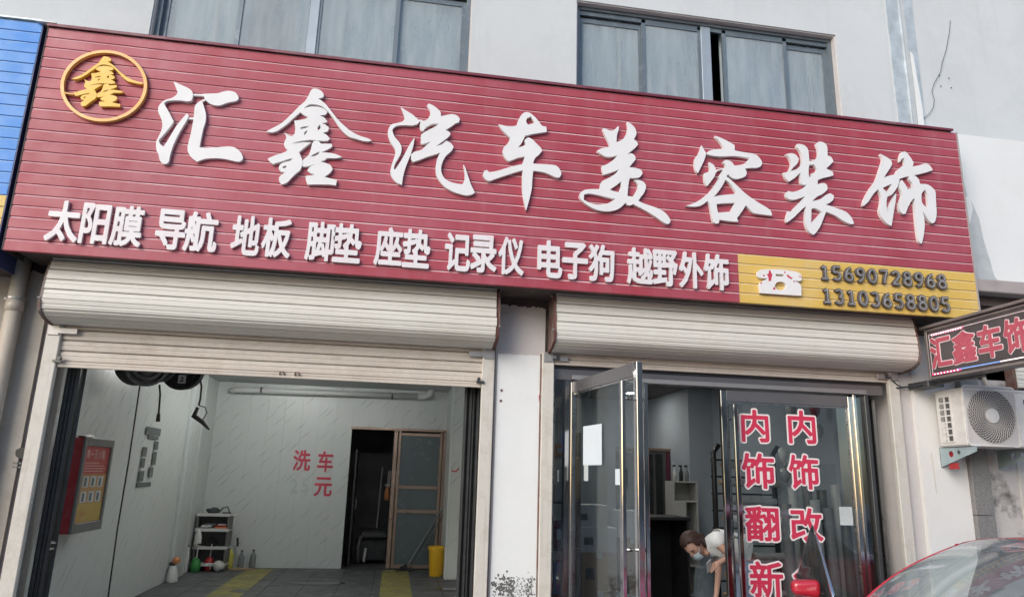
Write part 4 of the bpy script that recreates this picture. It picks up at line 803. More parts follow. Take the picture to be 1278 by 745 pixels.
# white pipe
pp = thing('ceiling_pipe', 'white drain pipe with elbows running under the ceiling along the back wall', 'pipe')
a = onY(288, 489.5, BY-.18); b = onY(533, 492, BY-.18); zp = (a[2]+b[2])/2-.01
MB().tube([(a[0], BY+.01, zp-.02), (a[0]+.01, BY-.12, zp-.01), (a[0]+.10, BY-.18, zp), (b[0]-.12, BY-.18, zp+.03)], .052, 14).smooth().build('pipe', 'pvc_grey', pp)
MB().tube([(b[0]-.16, BY-.18, zp+.03), (b[0]-.02, BY-.18, zp+.03), (b[0]+.05, BY-.2, zp+.06), (b[0]+.08, BY-.24, zp+.26)], .062, 14).smooth().build('elbow', 'pvc_grey', pp)
for px in (325, 489):
    c = onY(px, 489, BY-.18); MB().tube([(c[0], BY-.18, zp+.01), (c[0]+.03, BY-.18, zp+.01)], .058, 12).box(c[0], c[0]+.012, BY-.18, BY, zp+.05, zp+.065).build('clip', 'dark_metal', pp)
# tube lamp under the ceiling
tl = thing('tube_lamp', 'lit white tube lamp under the ceiling of the wash bay', 'lamp', (-.55, 2.3, 3.08))
MB().box(-.62, .62, -.03, .03, .03, .07, .004).build('fitting', 'white_plastic', tl); MB().tube([(-.6, 0, .01), (.6, 0, .01)], .016, 10).build('tube', 'tube_light', tl)
tl2 = clone(tl, (-2.0, 4.6, 3.08), label='second lit white tube lamp nearer the back left corner of the wash bay ceiling', group=None)

# doorway with sliding door, room behind
X0, X1, DZ = -.80, .905, 2.40
dr = thing('sliding_door', 'brown metal framed sliding door with three dark frosted panes at the back of the bay', 'door', (0, BY-.03, 0))
MB().box(X0-.02, X1+.02, -.02, .12, DZ, DZ+.045, .005).build('top_track', 'brown_alu', dr)
xm = onY(493, 600, BY-.03)[0]; xr = onY(553, 600, BY-.03)[0]
def bar(n, *b): return MB().box(*b, .006).build(n, 'brown_alu', dr)
xs0 = onY(487, 620, BY-.03)[0]
bar('stile', xs0-.0, xs0+.07, -.03, .02, .02, DZ); bar('stile', xs0+.085, xs0+.135, -.02, .02, .02, DZ)
bar('stile', X1-.10, X1-.05, -.02, .02, .02, DZ); bar('jamb_post', X1-.035, X1+.01, -.03, .06, 0, DZ)
zr1 = onY(520, 608, BY-.03)[2]; zr2 = onY(520, 638, BY-.03)[2]
for z in (DZ-.09, zr1-.03, zr2-.03, .02): bar('rail', xs0+.135, X1-.10, -.022, .018, z, z+.06)
for z0, z1 in ((.08, zr2-.03), (zr2+.03, zr1-.03), (zr1+.03, DZ-.09)): MB().box(xs0+.137, X1-.102, -.004, .004, z0, z1).build('pane', 'glass_frosted', dr)
st_ = thing('threshold', 'low dark threshold under the sliding door', 'threshold', (0, BY, 0)); MB().box(X0, X1, -.05, .05, 0, .018, .004).build('sill', 'dark_metal', st_)
bk = lambda n, mt, *b: MB().box(*b).build(n, mt, bld)
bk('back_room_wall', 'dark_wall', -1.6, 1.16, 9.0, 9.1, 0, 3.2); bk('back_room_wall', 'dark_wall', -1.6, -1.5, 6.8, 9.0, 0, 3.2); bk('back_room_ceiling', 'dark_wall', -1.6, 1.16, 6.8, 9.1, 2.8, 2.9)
bk('back_room_floor', 'tile_dark', -1.6, 1.16, 6.8, 9.0, -.02, -.004)
t = thing('half_open_door', 'dark grey inner door leaf seen through the gap of the sliding door', 'door', (-.72, 7.1, 0))
MB().box(0, .035, 0, .8, 0, 2.05, .004).build('leaf', 'dark_metal', t); MB().box(.035, .06, .62, .66, .95, 1.15, .004).build('handle', 'steel', t); 
t = thing('broom', 'pale handled broom leaning in the dark room behind the wash bay', 'broom', (-.28, 8.1, 0))
MB().tube([(0, .1, .1), (.05, .3, 1.75)], .014, 8).build('handle', 'white_plastic', t); MB().box(-.12, .12, .06, .12, 0, .12, .01).build('head', 'white_plastic', t)
t = thing('floor_machine', 'dark low machine with pale hoses on the floor of the back room', 'machine', (-.32, 7.6, 0))
MB().box(-.3, .3, -.15, .3, .05, .42, .03).build('body', 'black_metal', t); MB().box(-.24, .3, -.1, .3, .42, .6, .05).build('lid', 'dark_metal', t)
MB().tube([(-.2, -.18, .5), (-.24, -.22, .3), (-.22, -.2, .02)], .03, 8).smooth().build('hose', 'grey_plastic', t); MB().tube([(-.1, -.18, .28), (-.12, -.2, .04)], .024, 8).build('hose', 'white_plastic', t)
for s in (-1, 1): MB().tube([(s*.28-.02, -.1, .06), (s*.28+.02, -.1, .06)], .06, 12).build('wheel', 'rubber', t)
t = thing('hanging_tools', 'three pale scrapers hanging on the back room wall', 'tools', (.0, 8.9, 1.35))
for k in range(3): MB().box(-.12+k*.11, -.05+k*.11, -.03, 0, 0, .34, .008).build('scraper', 'white_plastic', t)
t = thing('spray_can', 'small orange and cream spray bottle hanging in the back room', 'bottle', (-.1, 7.9, 1.12))
MB().lathe([(.05, 0), (.055, .05), (.055, .17), (.03, .23), (.02, .27)], n=10).smooth().build('bottle_body', 'orange', t); MB().box(-.05, .04, -.015, .015, .27, .31, .006).build('trigger', 'white_plastic', t)

# yellow bin and mop
yb = onZ(544, 719, 0); 
t = thing('yellow_bin', 'bright yellow plastic bin standing by the boxed pier', 'bin', (yb[0]+.0, 5.95, 0))
MB().lathe([(.105, 0), (.11, .01), (.135, .42), (.14, .44)], n=20).smooth().build('bin_body', 'yellow_plastic', t)
MB().lathe([(.150, 0), (.150, .045), (.142, .05), (.132, .05), (.132, .03), (.12, .02)], (0, 0, .42), 20).build('rim', 'yellow_plastic', t)
t = thing('mop', 'mop with a pale handle and black head leaning on the sliding door', 'mop')
a = onZ(507, 708, .05); b = onY(553, 632, BY-.09)
MB().tube([tuple(a), tuple(b)], .013, 8).build('handle', 'clear_plastic', t)
MB().tube([tuple(a+np.array([.06, -.03, 0])), tuple(b+np.array([.06, -.02, -.05]))], .011, 8).build('side_handle', 'dark_metal', t)
mb = MB(); rnd = random.Random(2)
for k in range(26):
    an = rnd.uniform(-1.2, 1.5); r = rnd.uniform(.12, .22); mb.tube([(a[0], a[1], .10), (a[0]+.5*r*math.cos(an+PI), a[1]-.04+.5*r*math.sin(an), .06), (a[0]+rnd.uniform(-.18, .16), a[1]+rnd.uniform(-.16, .03), .012)], .011, 5)
mb.build('mop_head', 'rubber', t)

# plastic rack with its load
rx_, ry_ = -2.90, 6.42
t = thing('plastic_rack', 'white and dark plastic four tier rack in the back left corner of the bay', 'rack', (rx_, ry_, 0))
ZS = [.10, .36, .64, .88]; RW = .265
for z in ZS: MB().box(-RW, RW, -.16, .16, z-.012, z+.012, .005).box(-RW, RW, -.175, -.16, z-.02, z+.03, .004).build('shelf', 'white_plastic', t)
for sx in (-1, 1):
    for sy in (-1, 1): MB().tube([(sx*(RW-.02), sy*.14, 0), (sx*(RW-.02), sy*.14, .90)], .018, 8).build('post', 'grey_plastic', t)
    MB().box(sx*(RW-.012)-.004, sx*(RW-.012)+.004, -.13, .13, .02, .86).build('side_net', 'grey_plastic', t)
MB().box(-RW+.02, RW-.02, .135, .142, .02, .86).build('back_net', 'grey_plastic', t)
def lying(name, label, cat, x, z, build): q = thing(name, label, cat, (rx_+x, ry_, z)); build(q); return q
def f(q): MB().blob((0, 0, .05), (.10, .09, .05), 3, .35).smooth().build('cloth', 'dark_cloth', q)
lying('rag_pile', 'heap of black rags on the top tier of the rack', 'rags', -.06, .892, f)
def f(q): MB().tube([(-.08, 0, .02), (-.02, 0, .10), (.05, 0, .12), (.09, .02, .03)], .014, 8).smooth().build('coil', 'grey_plastic', q); MB().box(-.02, .12, -.04, .03, 0, .03, .008).build('nozzle', 'black', q)
lying('coiled_hose', 'grey coiled hose beside the rags on top of the rack', 'hose', .12, .892, f)
def f(q):
    for k in range(3): MB().box(-.12+k*.05, .04+k*.05, -.10, -.02, .0+k*.03, .03+k*.03, .006).build('packet', ('clear_plastic', 'white_plastic', 'clear_plastic')[k], q)
lying('plastic_packets', 'clear and white packets on the second tier of the rack', 'packets', -.12, .652, f)
def f(q): MB().box(-.10, .10, -.08, .05, 0, .035, .01).build('towel_fold', 'orange', q); MB().box(-.10, .09, -.08, .04, .035, .06, .01).build('towel_fold', 'red_plastic', q); MB().box(-.06, .08, -.08, .03, .06, .085, .01).build('towel_fold', 'white_plastic', q)
lying('folded_towels', 'orange red and white folded towels on the second tier of the rack', 'towels', .12, .652, f)
def f(q): MB().box(-.09, .09, -.07, .07, 0, .09, .02).build('case', 'black', q); MB().tube([(-.05, 0, .09), (-.02, 0, .15), (.02, 0, .15), (.05, 0, .09)], .007, 6).build('handle', 'black', q)
lying('tool_case', 'small black case with a handle on the third tier of the rack', 'case', -.02, .372, f)
def f(q): MB().lathe([(.05, 0), (.06, .04), (.055, .16), (.03, .24), (.012, .27)], n=12).smooth().build('bag_body', 'white_plastic', q)
q = lying('white_bag', 'white bag hanging at the left side of the rack', 'bag', -.19, .392, f); q.location.y -= .20
def f(q): MB().tube([(0, 0, 0), (.005, 0, .12), (.01, 0, .24)], [.022, .018, .014], 8).smooth().build('brush_handle', 'white_plastic', q); MB().box(-.06, .05, -.03, .03, .24, .275, .008).build('brush_head', 'white_plastic', q)
q = lying('white_brush', 'white brush hung at the right end of the top tier of the rack', 'brush', RW+.03, .62, f)
def sprayer(name, label, col, px, py):
    c = onZ(px, py, 0); q = thing(name, label, 'sprayer', (c[0], c[1], 0))
    MB().lathe([(.06, 0), (.078, .03), (.08, .12), (.055, .19), (.02, .22)], n=14).smooth().build('tank', col, q)
    MB().tube([(0, 0, .2), (.005, 0, .42)], .008, 6).build('pump_rod', 'white_plastic', q); MB().box(-.05, .05, -.012, .012, .42, .44, .004).build('grip', 'black', q)
sprayer('green_sprayer', 'green pressure sprayer on the floor in front of the rack', 'green', 243, 713.5)
sprayer('red_sprayer', 'red pressure sprayer on the floor in front of the rack', 'red_plastic', 260, 712)
c = onZ(272, 713, 0); q = thing('white_jug', 'white plastic jug lying at the foot of the rack', 'jug', (c[0], c[1], 0))
MB().blob((0, 0, .09), (.09, .07, .085), 9, .12).smooth().build('jug_body', 'white_plastic', q); MB().tube([(-.07, 0, .12), (-.13, 0, .1), (-.12, 0, .03)], .014, 8).smooth().build('handle', 'white_plastic', q)
def bottle(name, label, px, py, h, r, mtl, cap):
    c = onZ(px, py, 0); c = c if c[1] < 6.62 else onY(px, py, 6.62); q = thing(name, label, 'bottle', (c[0], c[1], 0))
    MB().lathe([(r*.9, 0), (r, .01), (r, h*.62), (r*.8, h*.72), (r*.38, h*.86), (r*.38, h*.93)], n=14).smooth().build('bottle_body', mtl, q)
    MB().lathe([(r*.45, 0), (r*.45, h*.07)], (0, 0, h*.93), 10).build('cap', cap, q); return q
bottle('yellow_bottle', 'bottle of yellow liquid just right of the rack', 286, 708, .34, .055, 'liquid_yellow', 'white_plastic')
bottle('clear_bottle', 'left one of the two clear water bottles by the back wall', 300, 706, .30, .050, 'clear_plastic', 'black', )
bottle('clear_bottle', 'right one of the two clear water bottles by the back wall', 314.5, 706.5, .31, .052, 'clear_plastic', 'black')
bottle('thin_white_bottle', 'thin white bottle with black cap leaning by the corner column', 231, 714, .42, .028, 'white_plastic', 'black')
c = onY(295, 707, 6.60); q = thing('hand_scraper', 'black handled scraper standing between the yellow bottle and the water bottles', 'scraper', (c[0], c[1], 0))
MB().tube([(.04, 0, .02), (-.02, .02, .36)], .008, 6).build('rod', 'white_plastic', q); MB().tube([(-.02, .02, .36), (-.04, .03, .50)], .018, 8).build('grip', 'black', q); MB().box(-.02, .10, -.02, .02, 0, .02, .004).build('blade', 'black', q)
c = onZ(212, 726, 0); q = thing('spray_jug', 'white jug with an orange ball cap standing by the left wall', 'jug', (c[0]+.02, c[1], 0))
MB().lathe([(.085, 0), (.085, .02), (.075, .12), (.05, .20), (.035, .23)], n=16).smooth().build('jug_body', 'white_plastic', q); MB().blob((.03, 0, .30), (.06, .055, .055), 2, .06).smooth().build('ball_cap', 'orange', q); MB().box(-.06, .02, -.02, .02, .23, .28, .008).build('trigger', 'dark_cloth', q)
c = onY(301, 710, 6.55); q = thing('crumpled_cloth', 'crumpled pale brown cloth on the floor under the bottles', 'cloth', (c[0], c[1]-.03, 0)); MB().blob((0, 0, .01), (.20, .07, .022), 5, .5).smooth().build('cloth', 'cardboard', q)

for k, (px, py, a_, b_) in enumerate(((395, 728, .42, .16), (560, 735, .2, .12), (300, 738, .16, .10))):
    c = onZ(px, py, 0); o = inst(plate_mesh('wet_patch', [smooth_poly([(a_*(1+.3*math.sin(3*t+k))*math.cos(t), b_*(1+.3*math.cos(2*t+k))*math.sin(t)) for t in [2*PI*i/9 for i in range(9)]], sub=3)], .001), 'wet_patch', 'wet', wf, (c[0], c[1], .0062), (-PI/2, 0, 0))
# hose reels, cables and spray gun on the left
def reel(name, label, px, py, y, r, w, rz):
    c = onY(px, py, y); q = thing(name, label, 'hose reel', (c[0], y, c[2]), rz)
    MB().tube([(0, -w/2, 0), (0, w/2, 0)], r, 28).build('drum', 'rubber', q)
    for k, rr in enumerate((r*1.06, r*.8, r*.55)): 
        me = plate_mesh('rim', [[(rr*math.cos(2*PI*i/32), rr*math.sin(2*PI*i/32)) for i in range(32)], [((rr-.03)*math.cos(2*PI*i/32), (rr-.03)*math.sin(2*PI*i/32)) for i in range(32)]], .03)
        inst(me, 'rim', 'black_metal', q, (0, -w/2-.02, 0))
    MB().box(-.09, .09, -w/2-.03, w/2+.03, r*.3, r*1.5, .01).build('hanger', 'dark_metal', q); MB().box(-.02, .02, -.02, .02, r*1.4, max(r*1.5, 3.15-c[2])).build('hanger_rod', 'dark_metal', q)
    return q, c
q, c = reel('hose_reel', 'black round hose reel with a small pale label under the bay ceiling', 230, 462, 2.6, .235, .10, -.15)
MB().box(-.02, .07, -.084, -.080, -.17, -.07).build('label_plate', 'white_plastic', q)
me = char_mesh('2', .02, .0, .05, -.15, -.09, .002); inst(me, 'letter', 'black', q, (0, -.087, 0))
q2, c2 = reel('hose_reel', 'larger black hose reel nearest the left folding gate under the bay ceiling', 176, 452, 1.8, .255, .20, .9)
q3, c3 = reel('hose_reel', 'middle black hose reel between the larger reel and the labelled reel', 195, 455, 2.2, .20, .14, .7)
def cable(name, label, pts, r=.010, end=None): 
    q = thing(name, label, 'cable'); MB().tube(pts, r, 6).smooth().build('cable', 'rubber', q); return q
a = onY(175, 478, 1.9); cable('hanging_cable', 'thin black cable hanging from the reel down the left wall to the floor', [tuple(a), (a[0]+.005, 1.9, 1.7), (a[0]-.005, 1.9, 1.0), (a[0]+.01, 1.9, .02)], .008)
a = onY(199, 480, 2.3); b = onY(198, 516, 2.3); q = cable('plug_cable', 'short black cable with a plug hanging from the middle hose reel', [tuple(a), tuple(onY(200, 492, 2.3)), tuple(b)], .011)
MB().tube([tuple(b), tuple(onY(197, 526, 2.3))], [.018, .026], 8).build('plug', 'black', q)
a = onY(249, 468, 2.7); b = onY(248, 506, 2.7); q = cable('gun_hose', 'black hose ending in a spray gun hanging in front of the corner column', [tuple(a), tuple(onY(251.5, 482, 2.7)), tuple(onY(250, 498, 2.7)), tuple(b)], .012)
q['category'] = 'hose'
MB().tube([tuple(onY(247, 508, 2.7)), tuple(onY(242, 519, 2.7)), tuple(onY(252, 526, 2.7)), tuple(onY(261, 536, 2.7))], [.02, .035, .028, .011], 8).smooth().build('spray_gun', 'black', q)
MB().tube([tuple(onY(248, 506, 2.7)), tuple(onY(256, 508, 2.7)), tuple(onY(258.5, 515, 2.7)), tuple(onY(253, 523, 2.7))], .007, 6).smooth().build('guard', 'black', q)

# fire equipment cabinet on the left wall
fb = thing('fire_cabinet', 'red fire equipment cabinet with a silver framed instruction poster on the left wall', 'cabinet', (-3.19, 1.02, 1.0))
FW, FH, FD = .70, .895, .215
MB().box(.0, FD, 0, FW, 0, FH, .006).build('cabinet_body', 'red_box', fb)
for b in ((FD, FD+.025, -.005, .045, 0, FH), (FD, FD+.025, FW-.045, FW+.005, 0, FH), (FD, FD+.027, .045, FW-.045, 0, .09), (FD, FD+.027, .045, FW-.045, FH-.075, FH)): MB().box(*b, .004).build('door_frame', 'dark_zinc', fb)
MB().box(FD+.001, FD+.008, .045, FW-.045, .09, FH-.075).build('poster', 'poster_red', fb)
MB().box(FD+.009, FD+.010, .05, FW-.05, .095, .27).build('poster_band', 'poster_yellow', fb); MB().box(FD+.009, FD+.010, .05, FW-.05, .27, .55).build('poster_band', 'poster_pale', fb)
for r_ in range(2):
    for k in range(3):
        y0 = .10+k*.175; z0 = .425-r_*.145
        MB().box(FD+.0115, FD+.0125, y0, y0+.13, z0, z0+.105).build('picture', 'sticker_pale', fb); MB().box(FD+.0128, FD+.014, y0+.03, y0+.08, z0+.01, z0+.09).build('picture_figure', 'sticker_grey', fb)
for k in range(4):
    y1 = FW-.10-(.05 if k != 1 else .0)-.12*(k == 3); MB().box(FD+.0095, FD+.0105, .09, y1, .575+k*.026, .583+k*.026).build('print_line', 'poster_text', fb)
for i, ch in enumerate('第一灭火器'):
    me = char_mesh(ch, .012, 0, .075, 0 if ch != '一' else .035, .085 if ch != '一' else .05, .002)
    o = inst(me, 'letter', 'poster_text', fb, (FD+.0105, .10+i*.09, .70), (0, 0, PI/2))
t = thing('foil_scrap', 'crumpled silver foil lying on top of the fire cabinet', 'foil', (-3.08, 1.35, 1.0+FH)); MB().blob((0, 0, .02), (.05, .16, .025), 8, .6).build('foil', 'chrome', t)
t = thing('pipe_stub', 'dull red pipe stub below the fire cabinet', 'pipe', (-3.15, 1.05, .88)); MB().tube([(0, 0, .12), (0, 0, .02), (.02, -.03, -.05)], .03, 8).smooth().build('pipe', 'red_box', t)
# faded sticker sheet on the left wall
c = onX(187, 568, -3.185); stk = thing('faded_sticker', 'faded grey instruction sticker remains on the left wall', 'sticker', (-3.186, c[1], c[2]))
def wr(v0, v1, z0, z1, m_): MB().box(0, .002+(.001 if m_ == 'sticker_grey' else 0), v0, v1, z0, z1).build('sticker_patch', m_, stk)
for v0, v1, z0, z1 in ((-.28, .30, .26, .36), (-.15, .25, .21, .255), (.14, .28, .08, .19), (-.30, -.14, -.02, .10), (.13, .27, -.12, .05), (-.29, -.15, -.16, -.04), (-.30, -.12, -.33, -.2), (.06, .22, -.28, -.15), (-.32, .2, -.40, -.345)): wr(v0, v1, z0, z1, 'sticker_grey')

# folding gates
def gate(name, label, x0, x1, y, n, z1, fold=.12, mtl='black_metal', parent_label=None, gls=None):
    q = thing(name, label, 'gate', (x0, y, 0)); w = (x1-x0)/n
    for k in range(n):
        y0 = 0 if k % 2 == 0 else fold; y1 = fold if k % 2 == 0 else 0
        lf = MB().tube([(k*w+.012, y0, 0.02), (k*w+.012, y0, z1)], .021, 4).tube([((k+1)*w-.012, y1, .02), ((k+1)*w-.012, y1, z1)], .021, 4)
        for z in (.04, .95, 1.0, z1-.04): lf.tube([(k*w+.012, y0, z), ((k+1)*w-.012, y1, z)], .018, 4)
        lf = lf.build('gate_leaf', mtl, q)
        d = MB().quadbox([(k*w+.012, y0+.004), ((k+1)*w-.012, y1+.004), ((k+1)*w-.012, y1-.004), (k*w+.012, y0-.004)], .06, z1-.06); d.build('leaf_panel', gls or ('dark_metal' if k % 2 else mtl), lf)
    return q
gate('folding_gate', 'black folding gate stacked at the left side of the wash bay', -2.84, onY(106, 470, .28)[0], .14, 5, 2.62, .14)
MB().box(-2.86, -2.56, .10, .34, 2.6, 2.66).build('gate_track', 'black_metal', bld)
gate('folding_gate', 'black folding gate stacked at the right side of the wash bay beside the pillar', .62, .76, .14, 4, 2.62, .10)

# ================================================================== DECORATION SHOP
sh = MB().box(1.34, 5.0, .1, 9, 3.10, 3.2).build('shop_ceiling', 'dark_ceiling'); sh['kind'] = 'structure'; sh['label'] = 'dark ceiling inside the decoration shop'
MB().box(4.58, 4.98, 4.20, 6.2, 0, 3.1).build('shop_pier', 'shop_wall', bld)
MB().box(1.36, 4.98, 6.2, 6.3, 0, 3.2).build('shop_back_wall', 'shop_wall', bld)
MB().box(1.342, 1.36, .5, 6.2, 0, 3.1).build('shop_side_wall', 'dark_wall', bld)
for i, (x, y) in enumerate(((2.0, 1.6), (2.9, 1.2), (2.6, 3.8), (3.7, 3.0), (3.9, 5.0))):
    t = thing('downlight', ('lit round ceiling downlight nearest the left end of the shop', 'lit round downlight just inside the open glass door', 'lit round downlight in the middle of the shop', 'lit round downlight near the film rack', 'lit round downlight at the back of the shop')[i], 'lamp', (x, y, 3.08), group='ceiling downlights in the decoration shop')
    MB().tube([(0, 0, 0), (0, 0, .018)], .085, 20).build('trim', 'white_plastic', t); MB().tube([(0, 0, -.004), (0, 0, .004)], .068, 20).build('lens', 'lamp', t)
# header and frames
fr = thing('entrance_frame', 'steel and glass shop front frame under the right shutter', 'door frame', (0, 0, 0))
S = lambda n, mt, *b: MB().box(*b, .004).build(n, mt, fr)
HZ = 2.555
S('header', 'header', 1.43, 4.90, .03, .13, HZ, 2.66); S('header_cap', 'dark_metal', 1.43, 4.90, .02, .14, 2.66, 2.76)
S('header_strip', 'zinc', 1.62, 4.7, .018, .03, HZ+.005, HZ+.05)
S('post', 'steel_brushed', 1.432, 1.452, .03, .12, 0, HZ); xb = onY(703, 600, .05)[0]; S('post', 'steel', xb, xb+.045, .02, .12, 0, HZ); S('post', 'dark_metal', 1.585, 1.618, .03, .12, 0, HZ)
pn = MB().box(1.452, 1.585, .07, .078, .02, HZ).build('side_pane', 'glass_shop', fr)
xc0 = onY(903, 600, .05)[0]; xc1 = onY(1071, 600, .05)[0]
S('post', 'steel', xc1, xc1+.035, .02, .12, 0, HZ); S('post', 'dark_metal', 4.68, 4.72, .03, .12, 0, HZ)
MB().box(xc1+.035, 4.68, .07, .078, .02, HZ).build('side_pane', 'glass_shop', fr)
def door(name, label, loc, rz, wd, hs, gm='glass_door'):
    """leaf hinged at its origin running along +x; hs = side of the pull handles"""
    q = thing(name, label, 'door', loc, rz)
    MB().box(0, .05, -.025, .025, 0, HZ-.02, .004).box(wd-.06, wd, -.025, .025, 0, HZ-.02, .004).build('stile', 'steel', q)
    MB().box(.05, wd-.06, -.022, .022, HZ-.13, HZ-.02, .004).build('top_rail', 'header', q); MB().box(.05, wd-.06, -.022, .022, 0, .12, .004).build('bottom_rail', 'header', q)
    MB().box(.05, wd-.06, -.005, .005, .12, HZ-.13).build('glass_pane', gm, q)
    MB().box(.05, .064, -.012, .012, .12, HZ-.13).box(wd-.074, wd-.06, -.012, .012, .12, HZ-.13).box(.064, wd-.074, -.012, .012, HZ-.144, HZ-.13).build('glazing_bead', 'steel_brushed', q)
    for s in (-1, 1):
        h = MB().box(wd-.13, wd-.085, s*.095-.018, s*.095+.018, .28, HZ-.16, .006).build('handle', 'steel', q)
        for z in (.45, 1.15, HZ-.30): MB().tube([(wd-.108, s*.022, z), (wd-.108, s*.085, z)], .012, 8).build('handle_stud', 'steel', h)
    MB().box(wd*.5-.05, wd*.5+.05, -.018, .018, 0, .001).build('floor_gap', 'rubber', q)
    return q
H0 = np.array([1.625, .06]); fe = onZ(798, 449, HZ-.01); dx, dy = fe[0]-H0[0], fe[1]-H0[1]; wd = math.hypot(dx, dy); oa = math.atan2(dy, dx)
od = door('glass_door', 'steel framed glass shop door swung open towards the street', (H0[0], H0[1], .0), oa, wd, 1)
# papers on the open door
ln = lambda px, py: None
def on_door(px, py):      # intersect the pixel ray with the open door's plane -> (u along the leaf, z)
    d = _ray(px, py); n = np.array([-math.sin(oa), math.cos(oa), 0]); p0 = np.array([H0[0], H0[1], 0]); k = ((p0-CAM)@n)/(d@n); P = CAM+d*k
    return (P[:2]-H0)@np.array([math.cos(oa), math.sin(oa)]), P[2]
for (a, b, nm, mt) in (((729, 532), (752, 580), 'notice', 'paper'), ((730, 580), (735, 600), 'notice_strip', 'sticker_pale'), ((769, 585), (775, 605), 'label_sticker', 'paper'), ((777, 585), (781, 606), 'label_sticker', 'paper')):
    u0, z1 = on_door(*a); u1, z0 = on_door(*b); MB().box(min(u0, u1), max(u0, u1), -.009, -.0065, z0, z1).build(nm, mt, od)
wd2 = xc1-xc0
cdoor = door('glass_door', 'closed glass shop door carrying two columns of red and white characters', (xc1, .06, 0), PI, wd2, 1, 'glass_closed')
# window lettering, built in the closed door's own plane at the street side
LY = .052
def win_char(ch, px0, px1, py0, py1):
    a = onY(px0, py1, LY); b = onY(px1, py0, LY); O = 0.045
    w1_ = char_mesh(ch, .065, a[0], b[0], a[2], b[2], .0015, .065); w2_ = char_mesh(ch, .022, a[0]+.016, b[0]-.016, a[2]+.016, b[2]-.016, .0015, .022)
    return w1_, w2_
inv = cdoor.matrix_world
for col, rows in (((0), [('内', 924, 960, 510, 553), ('饰', 925, 967, 564, 611), ('翻', 929, 973, 630, 677), ('新', 935, 978, 698, 748)]), (1, [('内', 983, 1018, 511, 555), ('饰', 984, 1022, 566, 612), ('改', 986, 1027, 632, 677), ('色', 990, 1033, 700, 748)])):
    for ch, x0_, x1_, y0_, y1_ in rows:
        A_, B_ = win_char(ch, x0_, x1_, y0_, y1_)
        # door local frame: x' = xc1 - x, y' = .06 - y (turned half round)
        for me, dy_, nm, mt in ((A_, 0, 'letter_backing', 'film_white'), (B_, -.0022, 'letter', 'red_text')):
            inst(me, nm, mt, cdoor, (xc1, .06-(LY+dy_), 0), (0, 0, PI))
c = onY(1072, 640, .05)
MB().box(xc1-onY(1064, 640, .05)[0], xc1-onY(1048, 640, .05)[0], .006, .008, onY(1050, 655, .05)[2], onY(1050, 632, .05)[2]).build('notice', 'sticker_pale', cdoor)
gate('folding_gate', 'dark folding security gate stacked at the right of the glass shop front', 4.70, 4.88, .16, 4, 2.55, .16, 'dark_metal')

# film rack behind the closed door
t = thing('film_rack', 'black upright rack holding horizontal rolls of window film', 'rack', (4.36, 2.2, 0))
for x in (-.32, .50):
    MB().tube([(x, 0, 0), (x, 0, 2.02), (x+.08, 0, 2.12)], .035, 8).smooth().build('upright', 'black_metal', t)
    MB().box(x-.05, x+.05, -.3, .3, 0, .04).build('foot', 'black_metal', t)
for k in range(9): MB().box(-.34, .52, .03, .06, .24+k*.21, .262+k*.21).build('crossbar', 'black_metal', t)
for k in range(8):
    z = .33+k*.22; q = thing('film_roll', ['lowest grey film roll on the black rack', 'second lowest white film roll on the black rack', 'third lowest grey film roll on the black rack', 'fourth lowest white film roll on the black rack', 'fifth lowest pale film roll on the black rack', 'sixth film roll from the bottom of the black rack', 'second highest dark film roll on the black rack', 'topmost film roll on the black rack'][k], 'roll', (4.36, 2.12, z), group='film rolls on the rack')
    MB().tube([(-.26+.03*(k % 3), 0, 0), (.52-.06*(k % 2), 0, 0)], .045, 14).build('film', ('roll_grey', 'roll_white', 'roll_grey', 'roll_white', 'roll_white', 'roll_grey', 'roll_grey', 'roll_grey')[k], q)
    MB().tube([(-.30+.03*(k % 3), 0, 0), (-.26+.03*(k % 3), 0, 0)], .022, 10).build('core', 'cardboard', q)
rnd = random.Random(11)
for k in range(9):
    px = 985+k*9.0; c = onY(px, 640, .55+.2*(k % 2)); h = [1.45, 1.62, 1.38, 1.7, 1.5, 1.6, 1.42, 1.66, 1.3][k]
    q = thing('upright_roll', ['leftmost', 'second', 'third', 'fourth', 'fifth', 'sixth', 'seventh', 'eighth', 'rightmost'][k]+(' of the upright film rolls standing behind the closed door' if k in (0, 8) else ' upright film roll from the left behind the closed door'), 'roll', (c[0], .55+.2*(k % 2), 0), group='upright film rolls behind the closed door')
    MB().tube([(0, 0, .02), (rnd.uniform(-.03, .03), .05, h)], .052, 14).build('film', ('roll_grey', 'roll_white', 'clear_plastic')[k % 3], q)
    MB().tube([(0, 0, 0), (0, 0, .021)], .03, 10).build('core', 'cardboard', q)
for i, (px, py, y, mt, lb) in enumerate(((987, 511, 1.0, 'roll_white', 'grey round balloon beside the top right character'), (1017, 510, 1.1, 'red_plastic', 'dull red balloon near the top right corner of the closed door'), (1021, 537, 1.0, 'roll_white', 'pale balloon right of the upper right character'), (978, 565, 1.0, 'roll_white', 'pale balloon between the two character columns'), (980, 590, 1.05, 'roll_grey', 'dim balloon below the pale one between the columns'))):
    c = onY(px, py, y); q = thing('balloon', lb, 'balloon', tuple(c), group='balloons inside the shop window'); MB().lathe([(.004, -.11), (.02, -.10), (.05, -.05), (.062, .0), (.05, .045), (.02, .065), (.004, .068)], n=14).smooth().build('skin', mt, q); MB().tube([(0, 0, -.13), (0, 0, -.10)], [.010, .004], 6).build('knot', mt, q)
